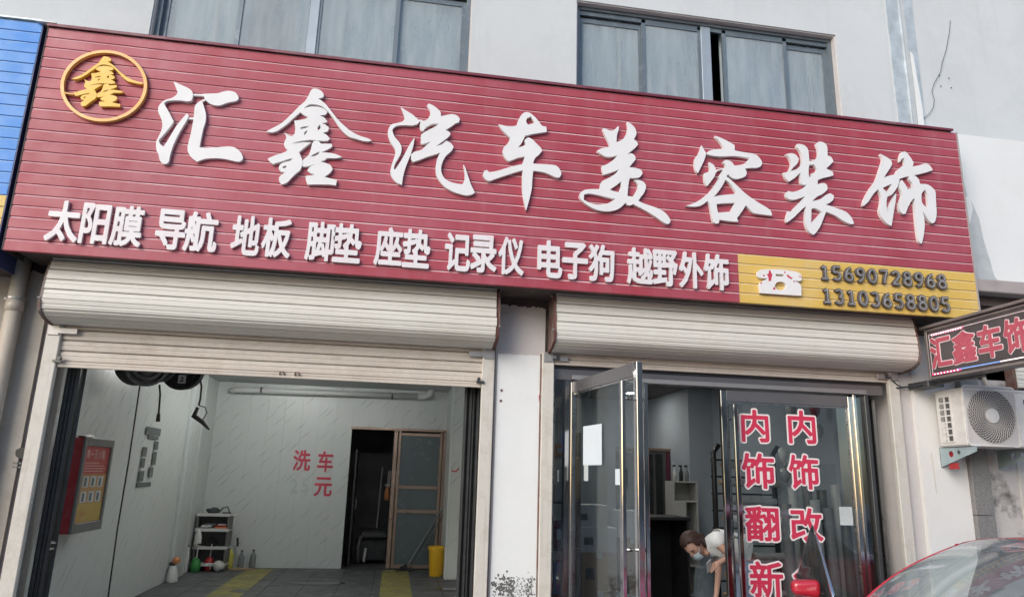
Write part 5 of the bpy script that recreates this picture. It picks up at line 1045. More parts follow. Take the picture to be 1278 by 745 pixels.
# wall furniture
c = onY(836, 580, 4.9)
t = thing('maroon_cupboard', 'tall maroon cupboard against the back of the shop', 'cupboard', (c[0], 5.0, 0))
MB().box(-.02, .26, 0, .5, 0, 2.13, .01).build('side_panel', 'maroon', t); MB().box(-.75, -.02, .01, .5, 0, 2.13, .01).build('cupboard_body', 'dark_wall', t)
MB().box(-.75, .26, -.02, .5, 2.13, 2.18, .006).build('cornice', 'brown_alu', t)
for k in range(4): MB().box(-.72+k*.17, -.60+k*.17, -.012, .008, .1, 2.08, .004).build('door_slat', 'black_metal', t)
c = onY(846, 625, 4.0)
t = thing('white_cabinet', 'small white cabinet with open shelves in the middle of the shop', 'cabinet', (c[0], 4.0, 0))
CZ = onY(846, 600, 4.0)[2]; MB().box(-.19, .19, 0, .02, 0, CZ).box(-.19, -.17, -.3, 0, 0, CZ).box(.17, .19, -.3, 0, 0, CZ).build('carcass', 'box_white', t)
for z in (.05, .45, CZ-.30, CZ-.02): MB().box(-.17, .17, -.3, 0, z, z+.02).build('shelf', 'box_white', t)
MB().box(-.168, -.0, -.31, -.30, .47, CZ-.3).build('cabinet_door', 'box_white', t)
for k, (dx_, mt) in enumerate(((-.1, 'roll_white'), (0, 'black'), (.09, 'clear_plastic'))):
    q = thing('shelf_bottle', ('white bottle at the left on the white cabinet', 'black topped bottle in the middle of the white cabinet', 'clear bottle at the right on the white cabinet')[k], 'bottle', (c[0]+dx_, 3.85, CZ)); MB().lathe([(.03, 0), (.032, .12), (.012, .17), (.012, .21)], n=10).smooth().build('bottle_body', mt, q); MB().box(-.035, .012, -.01, .01, .21, .235).build('spray_head', 'black', q)
c = onY(838, 700, 2.6)
t = thing('dark_desk', 'dark desk or counter in the middle of the shop', 'desk', (c[0], 2.9, 0))
DZ_ = onY(838, 645, 2.6)[2]; MB().box(-.55, .28, -.3, .35, DZ_-.04, DZ_, .005).build('desk_top', 'black', t); MB().box(-.53, -.5, -.28, .33, 0, DZ_-.04).build('side_panel', 'black', t); MB().box(.23, .26, -.28, .33, 0, DZ_-.04).build('side_panel', 'black', t); MB().box(-.5, .23, .28, .3, .1, DZ_-.04).build('back_panel', 'black', t)
t = thing('covered_bundle', 'low bundle covered with crumpled grey plastic sheeting', 'bundle', (2.75, .95, 0))
mb = MB(); rnd = random.Random(5); N = 16; M_ = 12; vs = []
for i in range(N+1):
    for j in range(M_+1):
        u = i/N; v = j/M_; h = .50*min(1, 6*u, 6*(1-u))*min(1, 5*v, 5*(1-v)); vs.append((-.55+1.2*u+rnd.uniform(-.02, .02), -.35+.8*v+rnd.uniform(-.02, .02), max(.01, h+rnd.uniform(-.03, .035)-.1*u*h*3)))
mb.add(vs, [(i*(M_+1)+j, (i+1)*(M_+1)+j, (i+1)*(M_+1)+j+1, i*(M_+1)+j+1) for i in range(N) for j in range(M_)]).build('plastic_cover', 'plastic_sheet', t)
MB().box(-.45, .5, -.25, .3, 0, .36, .02).build('bundle_core', 'dark_cloth', t)
# shelf with goods at the left, stacked cartons
t = thing('display_shelf', 'narrow display shelf inside the left side pane', 'shelf', (1.60, .75, 0))
for z in (.12, .55, .98, 1.42, 1.86): MB().box(-.22, .25, -.2, .2, z-.02, z).build('shelf', 'brown_alu' if z == 1.86 else 'dark_metal', t)
for x in (-.22, .23): MB().box(x, x+.02, -.2, .2, 0, 2.1).build('side_panel', 'dark_metal', t)
goods = [('carton', 'yellow', .55, 'cardboard', .12, .10), ('carton', 'x', .55, 'box_blue', .12, .3), ('c', 'x', .98, 'box_green', .14, .22), ('c', 'x', .98, 'maroon', .10, .25), ('c', 'x', 1.42, 'roll_grey', .12, .2), ('c', 'x', 1.42, 'box_white', .1, .16), ('c', 'x', .12, 'box_blue', .16, .34), ('c', 'x', 1.86, 'orange', .14, .12)]
LBL = ['brown carton on the second display shelf', 'blue box on the second display shelf', 'green box on the third display shelf', 'maroon box on the third display shelf', 'grey box on the fourth display shelf', 'white box on the fourth display shelf', 'large blue box on the bottom display shelf', 'orange box on the top display shelf']
for k, (_, _, z, mt, w_, h_) in enumerate(goods):
    x = 1.60-.20+(.0 if k % 2 == 0 else .2); q = thing('product_box', LBL[k], 'box', (x, .62, z), group='boxes on the display shelf')
    MB().box(0, w_+.04, 0, .16, 0, h_, .004).build('box_body', mt, q); MB().box(.02, w_+.02, -.0015, 0, h_*.3, h_*.7).build('box_label', 'sticker_pale', q)
stack = [(2.12, 1.5, 0, .42, .40, .45, 'cardboard'), (2.12, 1.5, .45, .40, .38, .40, 'cardboard'), (2.10, 1.5, .85, .42, .36, .27, 'box_white'), (2.06, 1.52, 1.12, .36, .34, .24, 'box_white'), (2.62, 1.7, 0, .30, .3, 1.0, 'cardboard'), (2.60, 1.7, 1.0, .26, .26, .3, 'box_white')]
LB2 = ['brown carton on the floor behind the open door', 'brown carton, second from the floor in the stack behind the open door', 'white printed carton in the stack behind the open door', 'white printed carton topmost in the stack behind the open door', 'tall brown carton standing right of the stack', 'white carton on top of the tall brown one']
for k, (x, y, z, w_, d_, h_, mt) in enumerate(stack):
    q = thing('carton', LB2[k], 'carton', (x, y, z), 0, 'cartons stacked behind the open door')
    MB().box(0, w_, 0, d_, 0, h_, .005).build('carton_body', mt, q); MB().box(w_*.42, w_*.58, -.001, d_+.001, h_-.06, h_+.001).build('tape', 'sticker_pale', q); MB().box(.04, w_*.35, -.002, -.0005, h_*.3, h_*.6).build('print', 'sticker_grey', q)

# ================================================================== RIGHT EDGE
LX = 5.165
ld = thing('led_sign', 'projecting LED sign box with red outlined characters on a dark panel', 'sign', (LX, 0, 0))
MB().box(.012, .15, -1.78, -.30, 2.69, 3.195, .006).build('sign_case', 'led_case', ld)
MB().box(-.035, .20, -1.81, -.27, 3.197, 3.225, .004).build('top_cap', 'led_case', ld)
MB().box(.0, .016, -1.75, -.335, 2.725, 3.160).build('display_panel', 'led_panel', ld)
for b in ((-.006, .006, -1.78, -.30, 2.69, 2.715), (-.006, .006, -1.78, -.30, 3.165, 3.19), (-.0055, .0065, -.33, -.30, 2.715, 3.165)): MB().box(*b, .003).build('frame_edge', 'led_case', ld)
MB().box(-.003, .001, -1.74, -.355, 3.128, 3.134).build('border_line', 'led_outline', ld); MB().box(-.003, .001, -.359, -.353, 2.75, 3.128).build('border_line', 'led_outline', ld)
MB().box(-.003, .001, -1.74, -.66, 2.742, 2.749).build('border_line', 'led_white', ld); MB().box(-.0034, .001, -1.15, -.66, 2.742, 2.75).build('border_line', 'led_blue', ld)
def dots(a, b, z0, pat):
    mbs = {}; n = 26
    for k in range(n):
        y = a+(b-a)*k/(n-1); mbs.setdefault(pat[k % len(pat)], MB()).box(-.008, -.001, y-.006, y+.006, z0-.006, z0+.006)
    for m_, mb in mbs.items(): o = mb.build('led_dots', m_, ld); o['kind'] = 'stuff'
dots(-.40, -.78, 3.122, ['led_white', 'led_red', 'led_white', 'led_red']); dots(-.36, -.70, 2.738, ['led_red', 'led_red', 'led_white'])
for ch, a, b in (('汇', 1161.5, 1188), ('鑫', 1189, 1219.5), ('车', 1222, 1252.5), ('饰', 1255.5, 1290)):
    ya = onX(a, 440, LX)[1]; yb = onX(b, 430, LX)[1]; L_ = ya-yb
    zt_, zb_ = 3.098, 2.782
    for off, mt, dx_, dz_ in ((.056, 'led_outline', -.006, 0), (.030, 'led_letter', -.010, 0)):
        me = char_mesh(ch, off, 0+(.056-off)*L_*.9, L_-(.056-off)*L_*.9, zb_+(.056-off)*.3, zt_-(.056-off)*.3, .003, off)
        inst(me, 'letter_outline' if off > .04 else 'letter', mt, ld, (dx_, ya, 0), (0, 0, -PI/2))
MB().tube([(.06, -.02, 2.66), (.06, -.9, 2.66)], .018, 6).build('support_arm', 'dark_metal', ld); MB().box(-.02, .16, -.30, -.02, 2.63, 2.688, .004).build('mounting_plate', 'dark_metal', ld)
MB().tube([(-.20, -.03, 2.63), (-.10, -.12, 2.64), (.02, -.28, 2.66)], .010, 6).build('wire', 'rubber', ld)
tag(MB().tube([(4.93, -.07, 2.71), (5.0, -.06, 2.66), (5.08, -.03, 2.645), (5.20, -.05, 2.65)], .006, 6).smooth().build('thin_wire', 'rubber'), 'thin wire running from the shutter rail to the LED sign', 'wire')

# air conditioner
AX, AY0, AY1, AZ0, AZ1 = 5.367, -.10, -.46, 2.055, 2.597
ac = thing('air_conditioner', 'white outdoor air conditioner unit on blue-grey brackets below the LED sign', 'air conditioner', (AX, 0, 0))
MB().box(.0, .87, AY1, AY0, AZ0, AZ1, .014).build('casing', 'ac_white', ac)
MB().box(-.006, .88, AY1-.008, AY0+.01, AZ1-.012, AZ1+.012, .006).build('top_cover', 'ac_white', ac)
fc = onY(1236.5, 519, AY1); fcx, fcz = fc[0]-AX, fc[2]
FR = (onY(1266, 519, AY1)[0]-onY(1208, 519, AY1)[0])/2
def rsq(r, c, n=6): return [(fcx+sx*(r-c)+c*math.cos(a), fcz+sz*(r*1.0-c)+c*math.sin(a)) for sx, sz, a0 in ((1, 1, 0), (-1, 1, 90), (-1, -1, 180), (1, -1, 270)) for a in [math.radians(a0+90*i/n) for i in range(n+1)]]
inst(plate_mesh('fan_surround', [rsq(FR*1.13, .035), rsq(FR*1.08, .03)], .012), 'fan_surround', 'ac_white', ac, (0, AY1-.012, 0))
circ = lambda r, n=48: [(fcx+r*math.cos(2*PI*i/n), fcz+r*math.sin(2*PI*i/n)) for i in range(n)]
inst(plate_mesh('fan_panel', [rsq(FR*1.08, .03), circ(FR)], .006), 'fan_panel', 'ac_grille', ac, (0, AY1-.006, 0))
inst(plate_mesh('fan_recess', [circ(FR)], .003), 'fan_recess', 'ac_dark', ac, (0, AY1-.003, 0))
ms = []
for k in range(44):
    a0 = 2*PI*k/44; p = [(fcx+r*math.cos(a0-1.15*(r/FR)), fcz+r*math.sin(a0-1.15*(r/FR))) for r in [FR*(.22+.78*i/8) for i in range(9)]]
    ms.append(plate_mesh('l', ribbon(p, .0042), .006))
for k in range(9):
    rr = FR*(.32+.085*k); p = circ(rr, 40); ms.append(shift(plate_mesh('l', [p, circ(rr-.0026, 40)], .003), .002))
g = inst(join_meshes(ms), 'fan_grille', 'ac_grille', ac, (0, AY1-.016, 0)); g['kind'] = 'stuff'
inst(plate_mesh('fan_hub', [circ(FR*.27, 28)], .014), 'fan_hub', 'ac_white', ac, (0, AY1-.026, 0))
# side vent: frame bars over dark openings with round fins
ya, yb = AY0-.055, AY1+.155
MB().box(-.0015, .001, yb, ya, AZ0+.045, AZ1-.055).build('vent_recess', 'ac_dark', ac)
for k in range(8):
    z = AZ0+.045+(AZ1-AZ0-.10)*k/7; MB().box(-.010, -.001, yb, ya, z-.007, z+.007).build('vent_bar', 'ac_white', ac)
for y in (yb, (ya+yb)/2, ya): MB().box(-.011, -.0012, y-.008, y+.008, AZ0+.04, AZ1-.048).build('vent_bar', 'ac_white', ac)
for k in range(7):
    z = AZ0+.045+(AZ1-AZ0-.10)*(k+.5)/7; MB().tube([(-.002, ya-.035, z), (-.012, ya-.035, z)], .026, 12).build('fin_end', 'ac_white' if k < 3 else 'zinc', ac)
inst(char_mesh('P', .03, .665, .71, 2.47, 2.52, .002), 'letter', 'navy', ac, (0, AY1-.0035, 0))
ac_b = []
for i, bx in enumerate((AX+.03, 6.10)):
    q = thing('ac_bracket', ('blue-grey perforated bracket at the left end under the air conditioner', 'blue-grey perforated bracket at the right end under the air conditioner')[i], 'bracket', (bx, 0, 0), group='brackets under the air conditioner')
    tri = [(.055 if i == 0 else .0, 1.86), (.055 if i == 0 else .0, 2.05), (.52, 2.05), (.52, 2.005)]
    hole = lambda cy_, cz_, r: [(cy_+r*math.cos(2*PI*k/16), cz_+r*math.sin(2*PI*k/16)) for k in range(16)]
    inst(plate_mesh('bracket_plate', [tri, hole(.20, 1.985, .030), hole(.30, 2.0, .020)], .004), 'bracket_plate', 'bracket', q, (0, 0, 0), (0, 0, -PI/2))
    MB().box(-.0, .035, -.52, -.055, 2.045, 2.054, .002).box(0, .03, -.062, -.052, 1.86, 2.045, .002).build('flange', 'bracket', q)
    for z in (1.90, 2.0): MB().tube([(.012, -.06, z), (.012, -.08, z)], .010, 6).build('bolt', 'dark_metal', q)
c = onX(1188, 566, AX+.06)
q = thing('red_plug', 'red plastic cap and tag behind the left bracket of the air conditioner', 'cap', (AX+.045, c[1], 1.985)); MB().tube([(0, 0, 0), (.02, 0, 0)], .034, 16).build('cap', 'red_plastic', q); MB().box(.0, .012, -.08, .04, -.145, -.085, .003).build('tag', 'red_plastic', q)
MB().tube([(5.30, -.056, 2.0), (5.31, -.056, 1.6)], .0025, 5).build('drip_mark', 'pvc', bld)

# neighbouring roller shutter at the right edge
nb = thing('neighbour_shutter', 'closed beige roller shutter of the next shop at the right edge', 'roller shutter', (6.42, .06, 0))
ns_ = shutter_slat(0, 2.9, 'shutter_low')
for k in range(28): inst(ns_, 'slat', 'shutter_low', nb, (0, 0, -.12+k*.092))
MB().box(-.09, 0, -.05, .03, -.15, 2.6, .004).build('guide_rail', 'guide', nb)
nb2 = thing('neighbour_shutter_box', 'beige shutter box above the next shop at the right edge', 'shutter box', (6.34, 0, 0))
for k in range(4): inst(shutter_slat(0, 3.0), 'slat', 'shutter', nb2, (0, -.12, 2.69+k*.085))
MB().box(-.02, 3.0, -.10, 0, 2.68, 3.03).build('box_body', 'end_plate', nb2)
MB().box(5.69, 6.4, .02, .1, 3.0, 3.52).build('wall_strip', 'plaster_grey', bld)
c0_ = onY(1241, 455, -.3); c1_ = onY(1262, 486, -.3)
tag(MB().tube([(5.95, -.05, 3.0), (6.10, -.07, 2.45)], .022, 8).build('slanting_pipe', 'pvc'), 'beige pipe slanting down behind the air conditioner', 'pipe')

# ================================================================== PERSON
PYY = .70
def pp_(px, py, dy=0): v = onY(px, py, PYY+dy); return Vector(v)
def skinned(name, pts, edges, mtl, parent, sub=1, root=0):
    me = bpy.data.meshes.new(name); me.from_pydata([p for p, r in pts], edges, []); o = bpy.data.objects.new(name, me); COL.objects.link(o)
    sk = o.modifiers.new('skin', 'SKIN'); sk.use_smooth_shade = True
    for i, (p, r) in enumerate(pts):
        rr = r if isinstance(r, tuple) else (r, r); me.skin_vertices[0].data[i].radius = rr; me.skin_vertices[0].data[i].use_root = (i == root)
    ss = o.modifiers.new('sub', 'SUBSURF'); ss.levels = sub; ss.render_levels = sub
    dg = bpy.context.evaluated_depsgraph_get(); m2 = bpy.data.meshes.new_from_object(o.evaluated_get(dg)); bpy.data.objects.remove(o)
    o = bpy.data.objects.new(name, m2); o.data.materials.clear(); o.data.materials.append(MT[mtl]); COL.objects.link(o); o.parent = parent
    return o
per = thing('person', 'person in a white T-shirt, jeans and face mask bending forward inside the shop doorway', 'person')
Hd = pp_(866, 680); up = Vector((-.80, -.12, .50)).normalized(); fw = Vector((-.42, -.42, -.80)); fw = (fw-up*fw.dot(up)).normalized(); sd_ = up.cross(fw).normalized()
neck = Hd-up*.125-fw*.01; chest = pp_(898, 677); mid = pp_(914, 682); waist = pp_(926, 690); pelv = pp_(933, 700)
shN = pp_(892, 674, -.13); shF = pp_(893, 675, .16)
elN = pp_(914, 693, -.20); wrN = pp_(900, 700, -.19); hdN = pp_(894, 704, -.19)
elF = pp_(897, 712, .12); wrF = pp_(894, 742, .02); hdF = pp_(892, 752, .0)
hipN = pelv+Vector((0, -.09, -.02)); hipF = pelv+Vector((0, .09, -.02))
knN = Vector((pelv.x+.02, PYY-.12, .50)); knF = Vector((pelv.x-.05, PYY+.12, .50)); anN = Vector((pelv.x+.06, PYY-.12, .08)); anF = Vector((pelv.x+.0, PYY+.13, .08))
toeN = anN+Vector((-.14, -.02, -.045)); toeF = anF+Vector((-.14, .02, -.045))
pts = [(pelv, .12), (waist, .105), (mid, .115), (chest, .125), (neck+Vector((.045, 0, -.01)), .06), (neck, .048), (neck+up*.05, .045),
       (shN, .055), (elN, .040), (wrN, .027), (hdN, (.032, .018)), (shF, .055), (elF, .038), (wrF, .026), (hdF, (.030, .018)),
       (hipN, .09), (knN, .058), (anN, .036), (toeN, .032), (hipF, .09), (knF, .058), (anF, .036), (toeF, .032)]
ed = [(0, 1), (1, 2), (2, 3), (3, 4), (4, 5), (5, 6), (3, 7), (7, 8), (8, 9), (9, 10), (3, 11), (11, 12), (12, 13), (13, 14), (0, 15), (15, 16), (16, 17), (17, 18), (0, 19), (19, 20), (20, 21), (21, 22)]
# fingers: four unequal bent fingers and a thumb on each hand
for hid, base, dr_, sidev in ((10, hdN, (hdN-wrN).normalized(), Vector((.1, -.35, -.9)).normalized()), (14, hdF, (hdF-wrF).normalized(), Vector((.1, .9, 0)).normalized())):
    curl = Vector((-.5, .15, -.75)).normalized() if hid == 10 else Vector((-.6, 0, -.5)).normalized()
    for k, L_ in enumerate((.062, .070, .065, .050)):
        b0 = base+sidev*(.026-.017*k); p1 = b0+dr_*L_*.55; p2 = p1+(dr_*.45+curl*.55).normalized()*L_*.5; p3 = p2+(dr_*.1+curl).normalized()*L_*.35; n0 = len(pts)
        pts += [(b0+dr_*.018, .0095), (p1, .0085), (p2, .008), (p3, .0065)]; ed += [(hid, n0), (n0, n0+1), (n0+1, n0+2), (n0+2, n0+3)]
    n0 = len(pts); tb_ = base-dr_*.02+sidev*.035; pts += [(tb_, .011), (tb_+sidev*.02+dr_*.03, .010), (tb_+sidev*.016+dr_*.058, .008)]; ed += [(hid, n0), (n0, n0+1), (n0+1, n0+2)]
body = skinned('body', pts, ed, 'skin', per, 2)
# head
b = bmesh.new(); bmesh.ops.create_icosphere(b, subdivisions=4, radius=1)
for v in b.verts:
    x, y, z = v.co   # local: x side, y forward (face), z crown
    r = Vector((x*.086, y*.108, z*.132))
    if z < 0: r.x *= 1-.28*(-z)**1.4; r.y *= 1-.10*(-z)
    if y > 0: r.y *= 1-.08*(abs(x)**2)
    def bump(cx_, cz_, w, h_, d): return d*math.exp(-((x-cx_)/w)**2-((z-cz_)/h_)**2) if y > 0 else 0
    r.y += bump(0, -.18, .13, .20, .022)+bump(0, -.02, .10, .22, .010)+bump(.0, -.55, .30, .07, .006)+bump(0, -.85, .3, .2, .012)
    r.y -= bump(.36, .05, .20, .10, .012)+bump(-.36, .05, .20, .10, .012); r.y += bump(.36, .20, .25, .06, .005)+bump(-.36, .20, .25, .06, .005)
    v.co = Hd+sd_*r.x+fw*r.y+up*r.z
for s in (-1, 1):
    g_ = bmesh.ops.create_icosphere(b, subdivisions=2, radius=1)
    for v in g_['verts']:
        x, y, z = v.co; v.co = Hd+sd_*(s*(.084+.010*x))+fw*(-.006+.020*y)+up*(-.005+.032*z)
me = bpy.data.meshes.new('head'); b.to_mesh(me); b.free(); me.polygons.foreach_set('use_smooth', [True]*len(me.polygons)); me.materials.append(MT['skin']); ho = bpy.data.objects.new('head', me); COL.objects.link(ho); ho.parent = per
def hd(x, y, z): return tuple(Hd+(sd_*x+fw*y+up*z)*1.13)
for s in (-1, 1): MB().tube([hd(s*.014, .083, .006), hd(s*.027, .086, .001), hd(s*.042, .078, .004)], .003, 6).build('eye', 'hair', ho); MB().tube([hd(s*.012, .090, .024), hd(s*.03, .089, .029), hd(s*.047, .076, .022)], .0035, 6).build('eyebrow', 'hair', ho)
# hair cap with strands to the nape
b = bmesh.new(); bmesh.ops.create_icosphere(b, subdivisions=4, radius=1); rnd = random.Random(3)
for v in list(b.verts):
    x, y, z = v.co
    if y > .45 and z < .62 or y > .05 and z < -.05 or z < -.75: b.verts.remove(v)
for v in b.verts:
    x, y, z = v.co; k = 1.13+.025*math.sin(22*x+5*z)+.012*rnd.random(); v.co = Hd+sd_*(x*.088*k)+fw*(y*.109*k-.004)+up*(z*.133*k+.002)
me = bpy.data.meshes.new('hair'); b.to_mesh(me); b.free(); me.polygons.foreach_set('use_smooth', [True]*len(me.polygons)); me.materials.append(MT['hair']); o = bpy.data.objects.new('hair', me); COL.objects.link(o); o.parent = per
so_ = o.modifiers.new('solid', 'SOLIDIFY'); so_.thickness = .01
MB().blob(hd(0, -.10, -.05), (.05, .04, .05), 4, .2).smooth().build('hair_bun', 'hair', o)
# mask over nose and mouth
vs = []; NU, NV = 10, 6
for i in range(NU+1):
    for j in range(NV+1):
        u = -1+2*i/NU; v = -1+2*j/NV; x = u*.058; z = -.055+v*.040*(1-.15*abs(u)); y = .113*math.sqrt(max(.05, 1-(x/.088)**2))*(1-.10*abs(v))-.004
        vs.append(hd(x, y, z))
o = MB().add(vs, [(i*(NV+1)+j, (i+1)*(NV+1)+j, (i+1)*(NV+1)+j+1, i*(NV+1)+j+1) for i in range(NU) for j in range(NV)]).smooth().build('face_mask', 'mask', per)
so_ = o.modifiers.new('solid', 'SOLIDIFY'); so_.thickness = .003
for s in (-1, 1): MB().tube([hd(s*.056, .082, -.03), hd(s*.073, .04, -.015), hd(s*.082, -.005, .01)], .0022, 5).build('mask_loop', 'mask', o)
# T-shirt and jeans follow the body
tp = [(pp_(924, 684), .150), (pp_(912, 681), .165), (pp_(900, 679), .175), (neck+Vector((.05, 0, .0)), .088), (pp_(893, 674, -.12), .105), (pp_(900, 673, -.20), .075), (pp_(892, 683, .10), .110), (pp_(890, 692, .12), .085), (pp_(931, 690), .150), (pp_(897, 688, -.02), .12)]
skinned('tshirt', tp, [(8, 0), (0, 1), (1, 2), (2, 3), (2, 4), (4, 5), (2, 6), (6, 7), (2, 9)], 'tshirt', per, 2, 1)
pelv = pp_(931, 700); jp = [(pelv, .185), (hipN+Vector((.02, 0, -.05)), .145), (knN, .105), (anN, .060), (hipF+Vector((.02, 0, -.05)), .145), (knF, .105), (anF, .070), (pp_(929, 693), .165)]
skinned('jeans', jp, [(7, 0), (0, 1), (1, 2), (2, 3), (0, 4), (4, 5), (5, 6)], 'jeans', per, 2)
for an in (anN, anF): MB().blob(tuple(an+Vector((-.06, 0, -.035))), (.13, .045, .04), 1, .05).smooth().build('shoe', 'white_plastic', per)
q = thing('smartphone', 'pale smartphone held in the hand of the bending person', 'phone', tuple(pp_(885, 706, -.22)), .3); q.rotation_euler = (.5, -.6, .3); MB().box(-.012, .012, -.004, .004, -.07, .07, .003).box(-.036, .036, -.003, .003, -.072, .072, .003).build('phone_body', 'white_plastic', q)
c = onZ(880, 735, .3) if False else onY(880, 720, 1.2)
q = thing('grey_stool_cloth', 'blue-grey cloth draped over a stool behind the bending person', 'cloth', (c[0], 1.2, 0)); MB().lathe([(.14, 0), (.13, .3), (.12, .62), (.10, .74), (.02, .76)], n=18).build('draped_cloth', 'slate_cloth', q)

# ================================================================== RED CAR
TH = math.radians(190); CF = Vector((math.cos(TH), math.sin(TH), 0)); CL = Vector((-CF.y, CF.x, 0))
car = thing('red_car', 'red car with a dusty windscreen and its far front door open, at the lower right', 'car', (3.97, -2.49, -.15), TH)
# body loft: stations along x with (half width, lower z, belt z, crown z)
ST = [(2.20, .30, .30, .55, .56), (2.10, .62, .22, .64, .68), (1.85, .78, .19, .72, .80), (1.45, .84, .18, .80, .89), (1.05, .87, .18, .88, .96), (.6, .885, .18, .92, .97), (0, .89, .18, .93, .98), (-.8, .89, .18, .94, .99), (-1.4, .88, .19, .95, 1.0), (-1.9, .84, .22, .94, 1.02), (-2.2, .74, .30, .90, .98), (-2.32, .50, .36, .80, .84)]
vs = []; 
for x, w, z0, zb, zc in ST:
    prof = [(0, z0), (w*.8, z0), (w*.98, z0+.10), (w*1.0, z0+(zb-z0)*.55), (w*.985, zb-.05), (w*.93, zb), (w*.80, zb+(zc-zb)*.45), (w*.45, zb+(zc-zb)*.9), (0, zc)]
    vs += [(x, -y, z) for y, z in prof]+[(x, y, z) for y, z in prof[::-1][1:-1]]
NP = 16; N = len(ST)
fs = [(i*NP+k, i*NP+(k+1) % NP, (i+1)*NP+(k+1) % NP, (i+1)*NP+k) for i in range(N-1) for k in range(NP)]+[tuple(range(NP)), tuple((N-1)*NP+k for k in range(NP))[::-1]]
o = fix(MB().add(vs, fs).smooth().build('car_body', 'car_red', car)); ss = o.modifiers.new('sub', 'SUBSURF'); ss.levels = 2; ss.render_levels = 2
# greenhouse: base and top rings, each glass its own grid
def lerp(a, b, t): return a+(b-a)*t
def grid(fn, nu, nv, name, mtl, par, solid=.0):
    vs = [fn(i/nu, j/nv) for i in range(nu+1) for j in range(nv+1)]
    o = MB().add(vs, [(i*(nv+1)+j, (i+1)*(nv+1)+j, (i+1)*(nv+1)+j+1, i*(nv+1)+j+1) for i in range(nu) for j in range(nv)]).smooth().build(name, mtl, par)
    if solid: s_ = o.modifiers.new('s', 'SOLIDIFY'); s_.thickness = solid
    return o
RZ = 1.535
def ws(u, v):     # windscreen: u across (-1..1), v up
    s = -1+2*u; hw = lerp(.74, .585, v); xb = 1.18-.32*s*s; xt = .14-.16*s*s; zb = .97-.02*s*s; zt = RZ-.085*s*s-.02
    bow = .10*math.sin(PI*v)*(1-.2*s*s); return (lerp(xb, xt, v)+bow*.45, s*hw*(1+.03*math.sin(PI*v)), lerp(zb, zt, v)+bow*.55)
def rf(u, v):     # roof
    s = -1+2*u; hw = lerp(.60, .57, v); x = lerp(.14-.16*s*s, -1.15+.1*s*s, v); return (x, s*hw*(1+.02*math.sin(PI*v)), RZ-.02-.085*s*s+.035*math.sin(PI*v*.9)-.05*v)
def rg(u, v):
    s = -1+2*u; hw = lerp(.57, .68, v); return (lerp(-1.15+.1*s*s, -1.85+.15*s*s, v), s*hw, lerp(RZ-.07-.08*s*s, 1.03, v))
grid(ws, 16, 12, 'windscreen', 'glass_car', car); grid(rf, 14, 14, 'roof', 'car_red', car, .02); grid(rg, 12, 8, 'rear_window', 'glass_car', car)
for s in (0, 1):
    sg_ = -1 if s == 0 else 1
    MB().tube([(lambda p: (p[0], p[1]+sg_*.012, p[2]-.008))(ws(s, k/10)) for k in range(11)], .009, 8).smooth().build('pillar', 'car_red', car)
    MB().tube([(lambda p: (p[0], p[1]+sg_*.01, p[2]-.006))(rf(s, k/10)) for k in range(11)]+[(lambda p: (p[0], p[1]+sg_*.01, p[2]-.006))(rg(s, k/6)) for k in range(1, 7)], .009, 8).smooth().build('roof_rail', 'car_red', car)
    # side glass behind the front door opening
    a, b_ = -.35, -1.35
    def sgl(u, v, sg_=sg_): 
        x = lerp(a, b_, u); t_ = rf(s, max(0, min(1, (x-.0)/-1.1))); hw = t_[1]; return (x-(.35*u*(1-v) if u > .8 else 0), lerp(sg_*.80, hw, v), lerp(.99, t_[2]-.03, v))
    grid(sgl, 8, 6, 'side_window', 'glass_tint', car)
    MB().box(-.30, -.36, sg_*.80, sg_*.76, .95, 1.02).tube([(-.32, sg_*.80, .98), (-.32, rf(s, .4)[1], rf(s, .4)[2])], .03, 8).build('pillar', 'black', car)
MB().box(.2, .62, -.62, -.18, .45, .62, .05).build('seat', 'car_seat', car) if False else None
for sy in (-.36, .36):
    q_ = MB().box(-.55, -.02, sy-.24, sy+.24, .42, .60, .06).build('seat', 'car_seat', car); MB().box(-.72, -.56, sy-.23, sy+.23, .58, 1.14, .07).build('seat_back', 'car_seat', q_); MB().box(-.74, -.62, sy-.12, sy+.12, 1.16, 1.34, .05).build('head_rest', 'car_seat', q_)
MB().box(.55, 1.05, -.66, .66, .80, .97, .06).build('dashboard', 'black', car)
MB().tube([(.38+.06*math.cos(2*PI*k/20), .36+.17*math.sin(2*PI*k/20), .93+.14*math.cos(2*PI*k/20)) for k in range(21)], .013, 8).build('steering_wheel', 'black', car)
MB().box(.28, .31, -.09, .09, 1.33, 1.39, .01).build('inner_mirror', 'black', car)
for x in (1.38, -1.38):
    for sy in (-1, 1):
        wq = MB().tube([(x, sy*.66, .32), (x, sy*.885, .32)], .32, 28).build('wheel', 'tyre', car); MB().tube([(x, sy*.886, .32), (x, sy*.895, .32)], .21, 24).build('rim', 'steel_brushed', wq)
for sy in (-1, 1): MB().blob((2.02, sy*.55, .60), (.12, .17, .07), 1, .05).smooth().build('headlight', 'chrome', car); MB().blob((-2.22, sy*.58, .80), (.06, .16, .08), 1, .05).smooth().build('tail_light', 'red_plastic', car)
MB().box(2.10, 2.21, -.36, .36, .42, .54, .02).build('grille', 'black', car)
for sy in (.1, -.45): MB().tube([(1.10, sy+.35, 1.0), (1.06, sy+.1, 1.03), (.98, sy-.25, 1.10)], .010, 6).build('wiper', 'black', car)
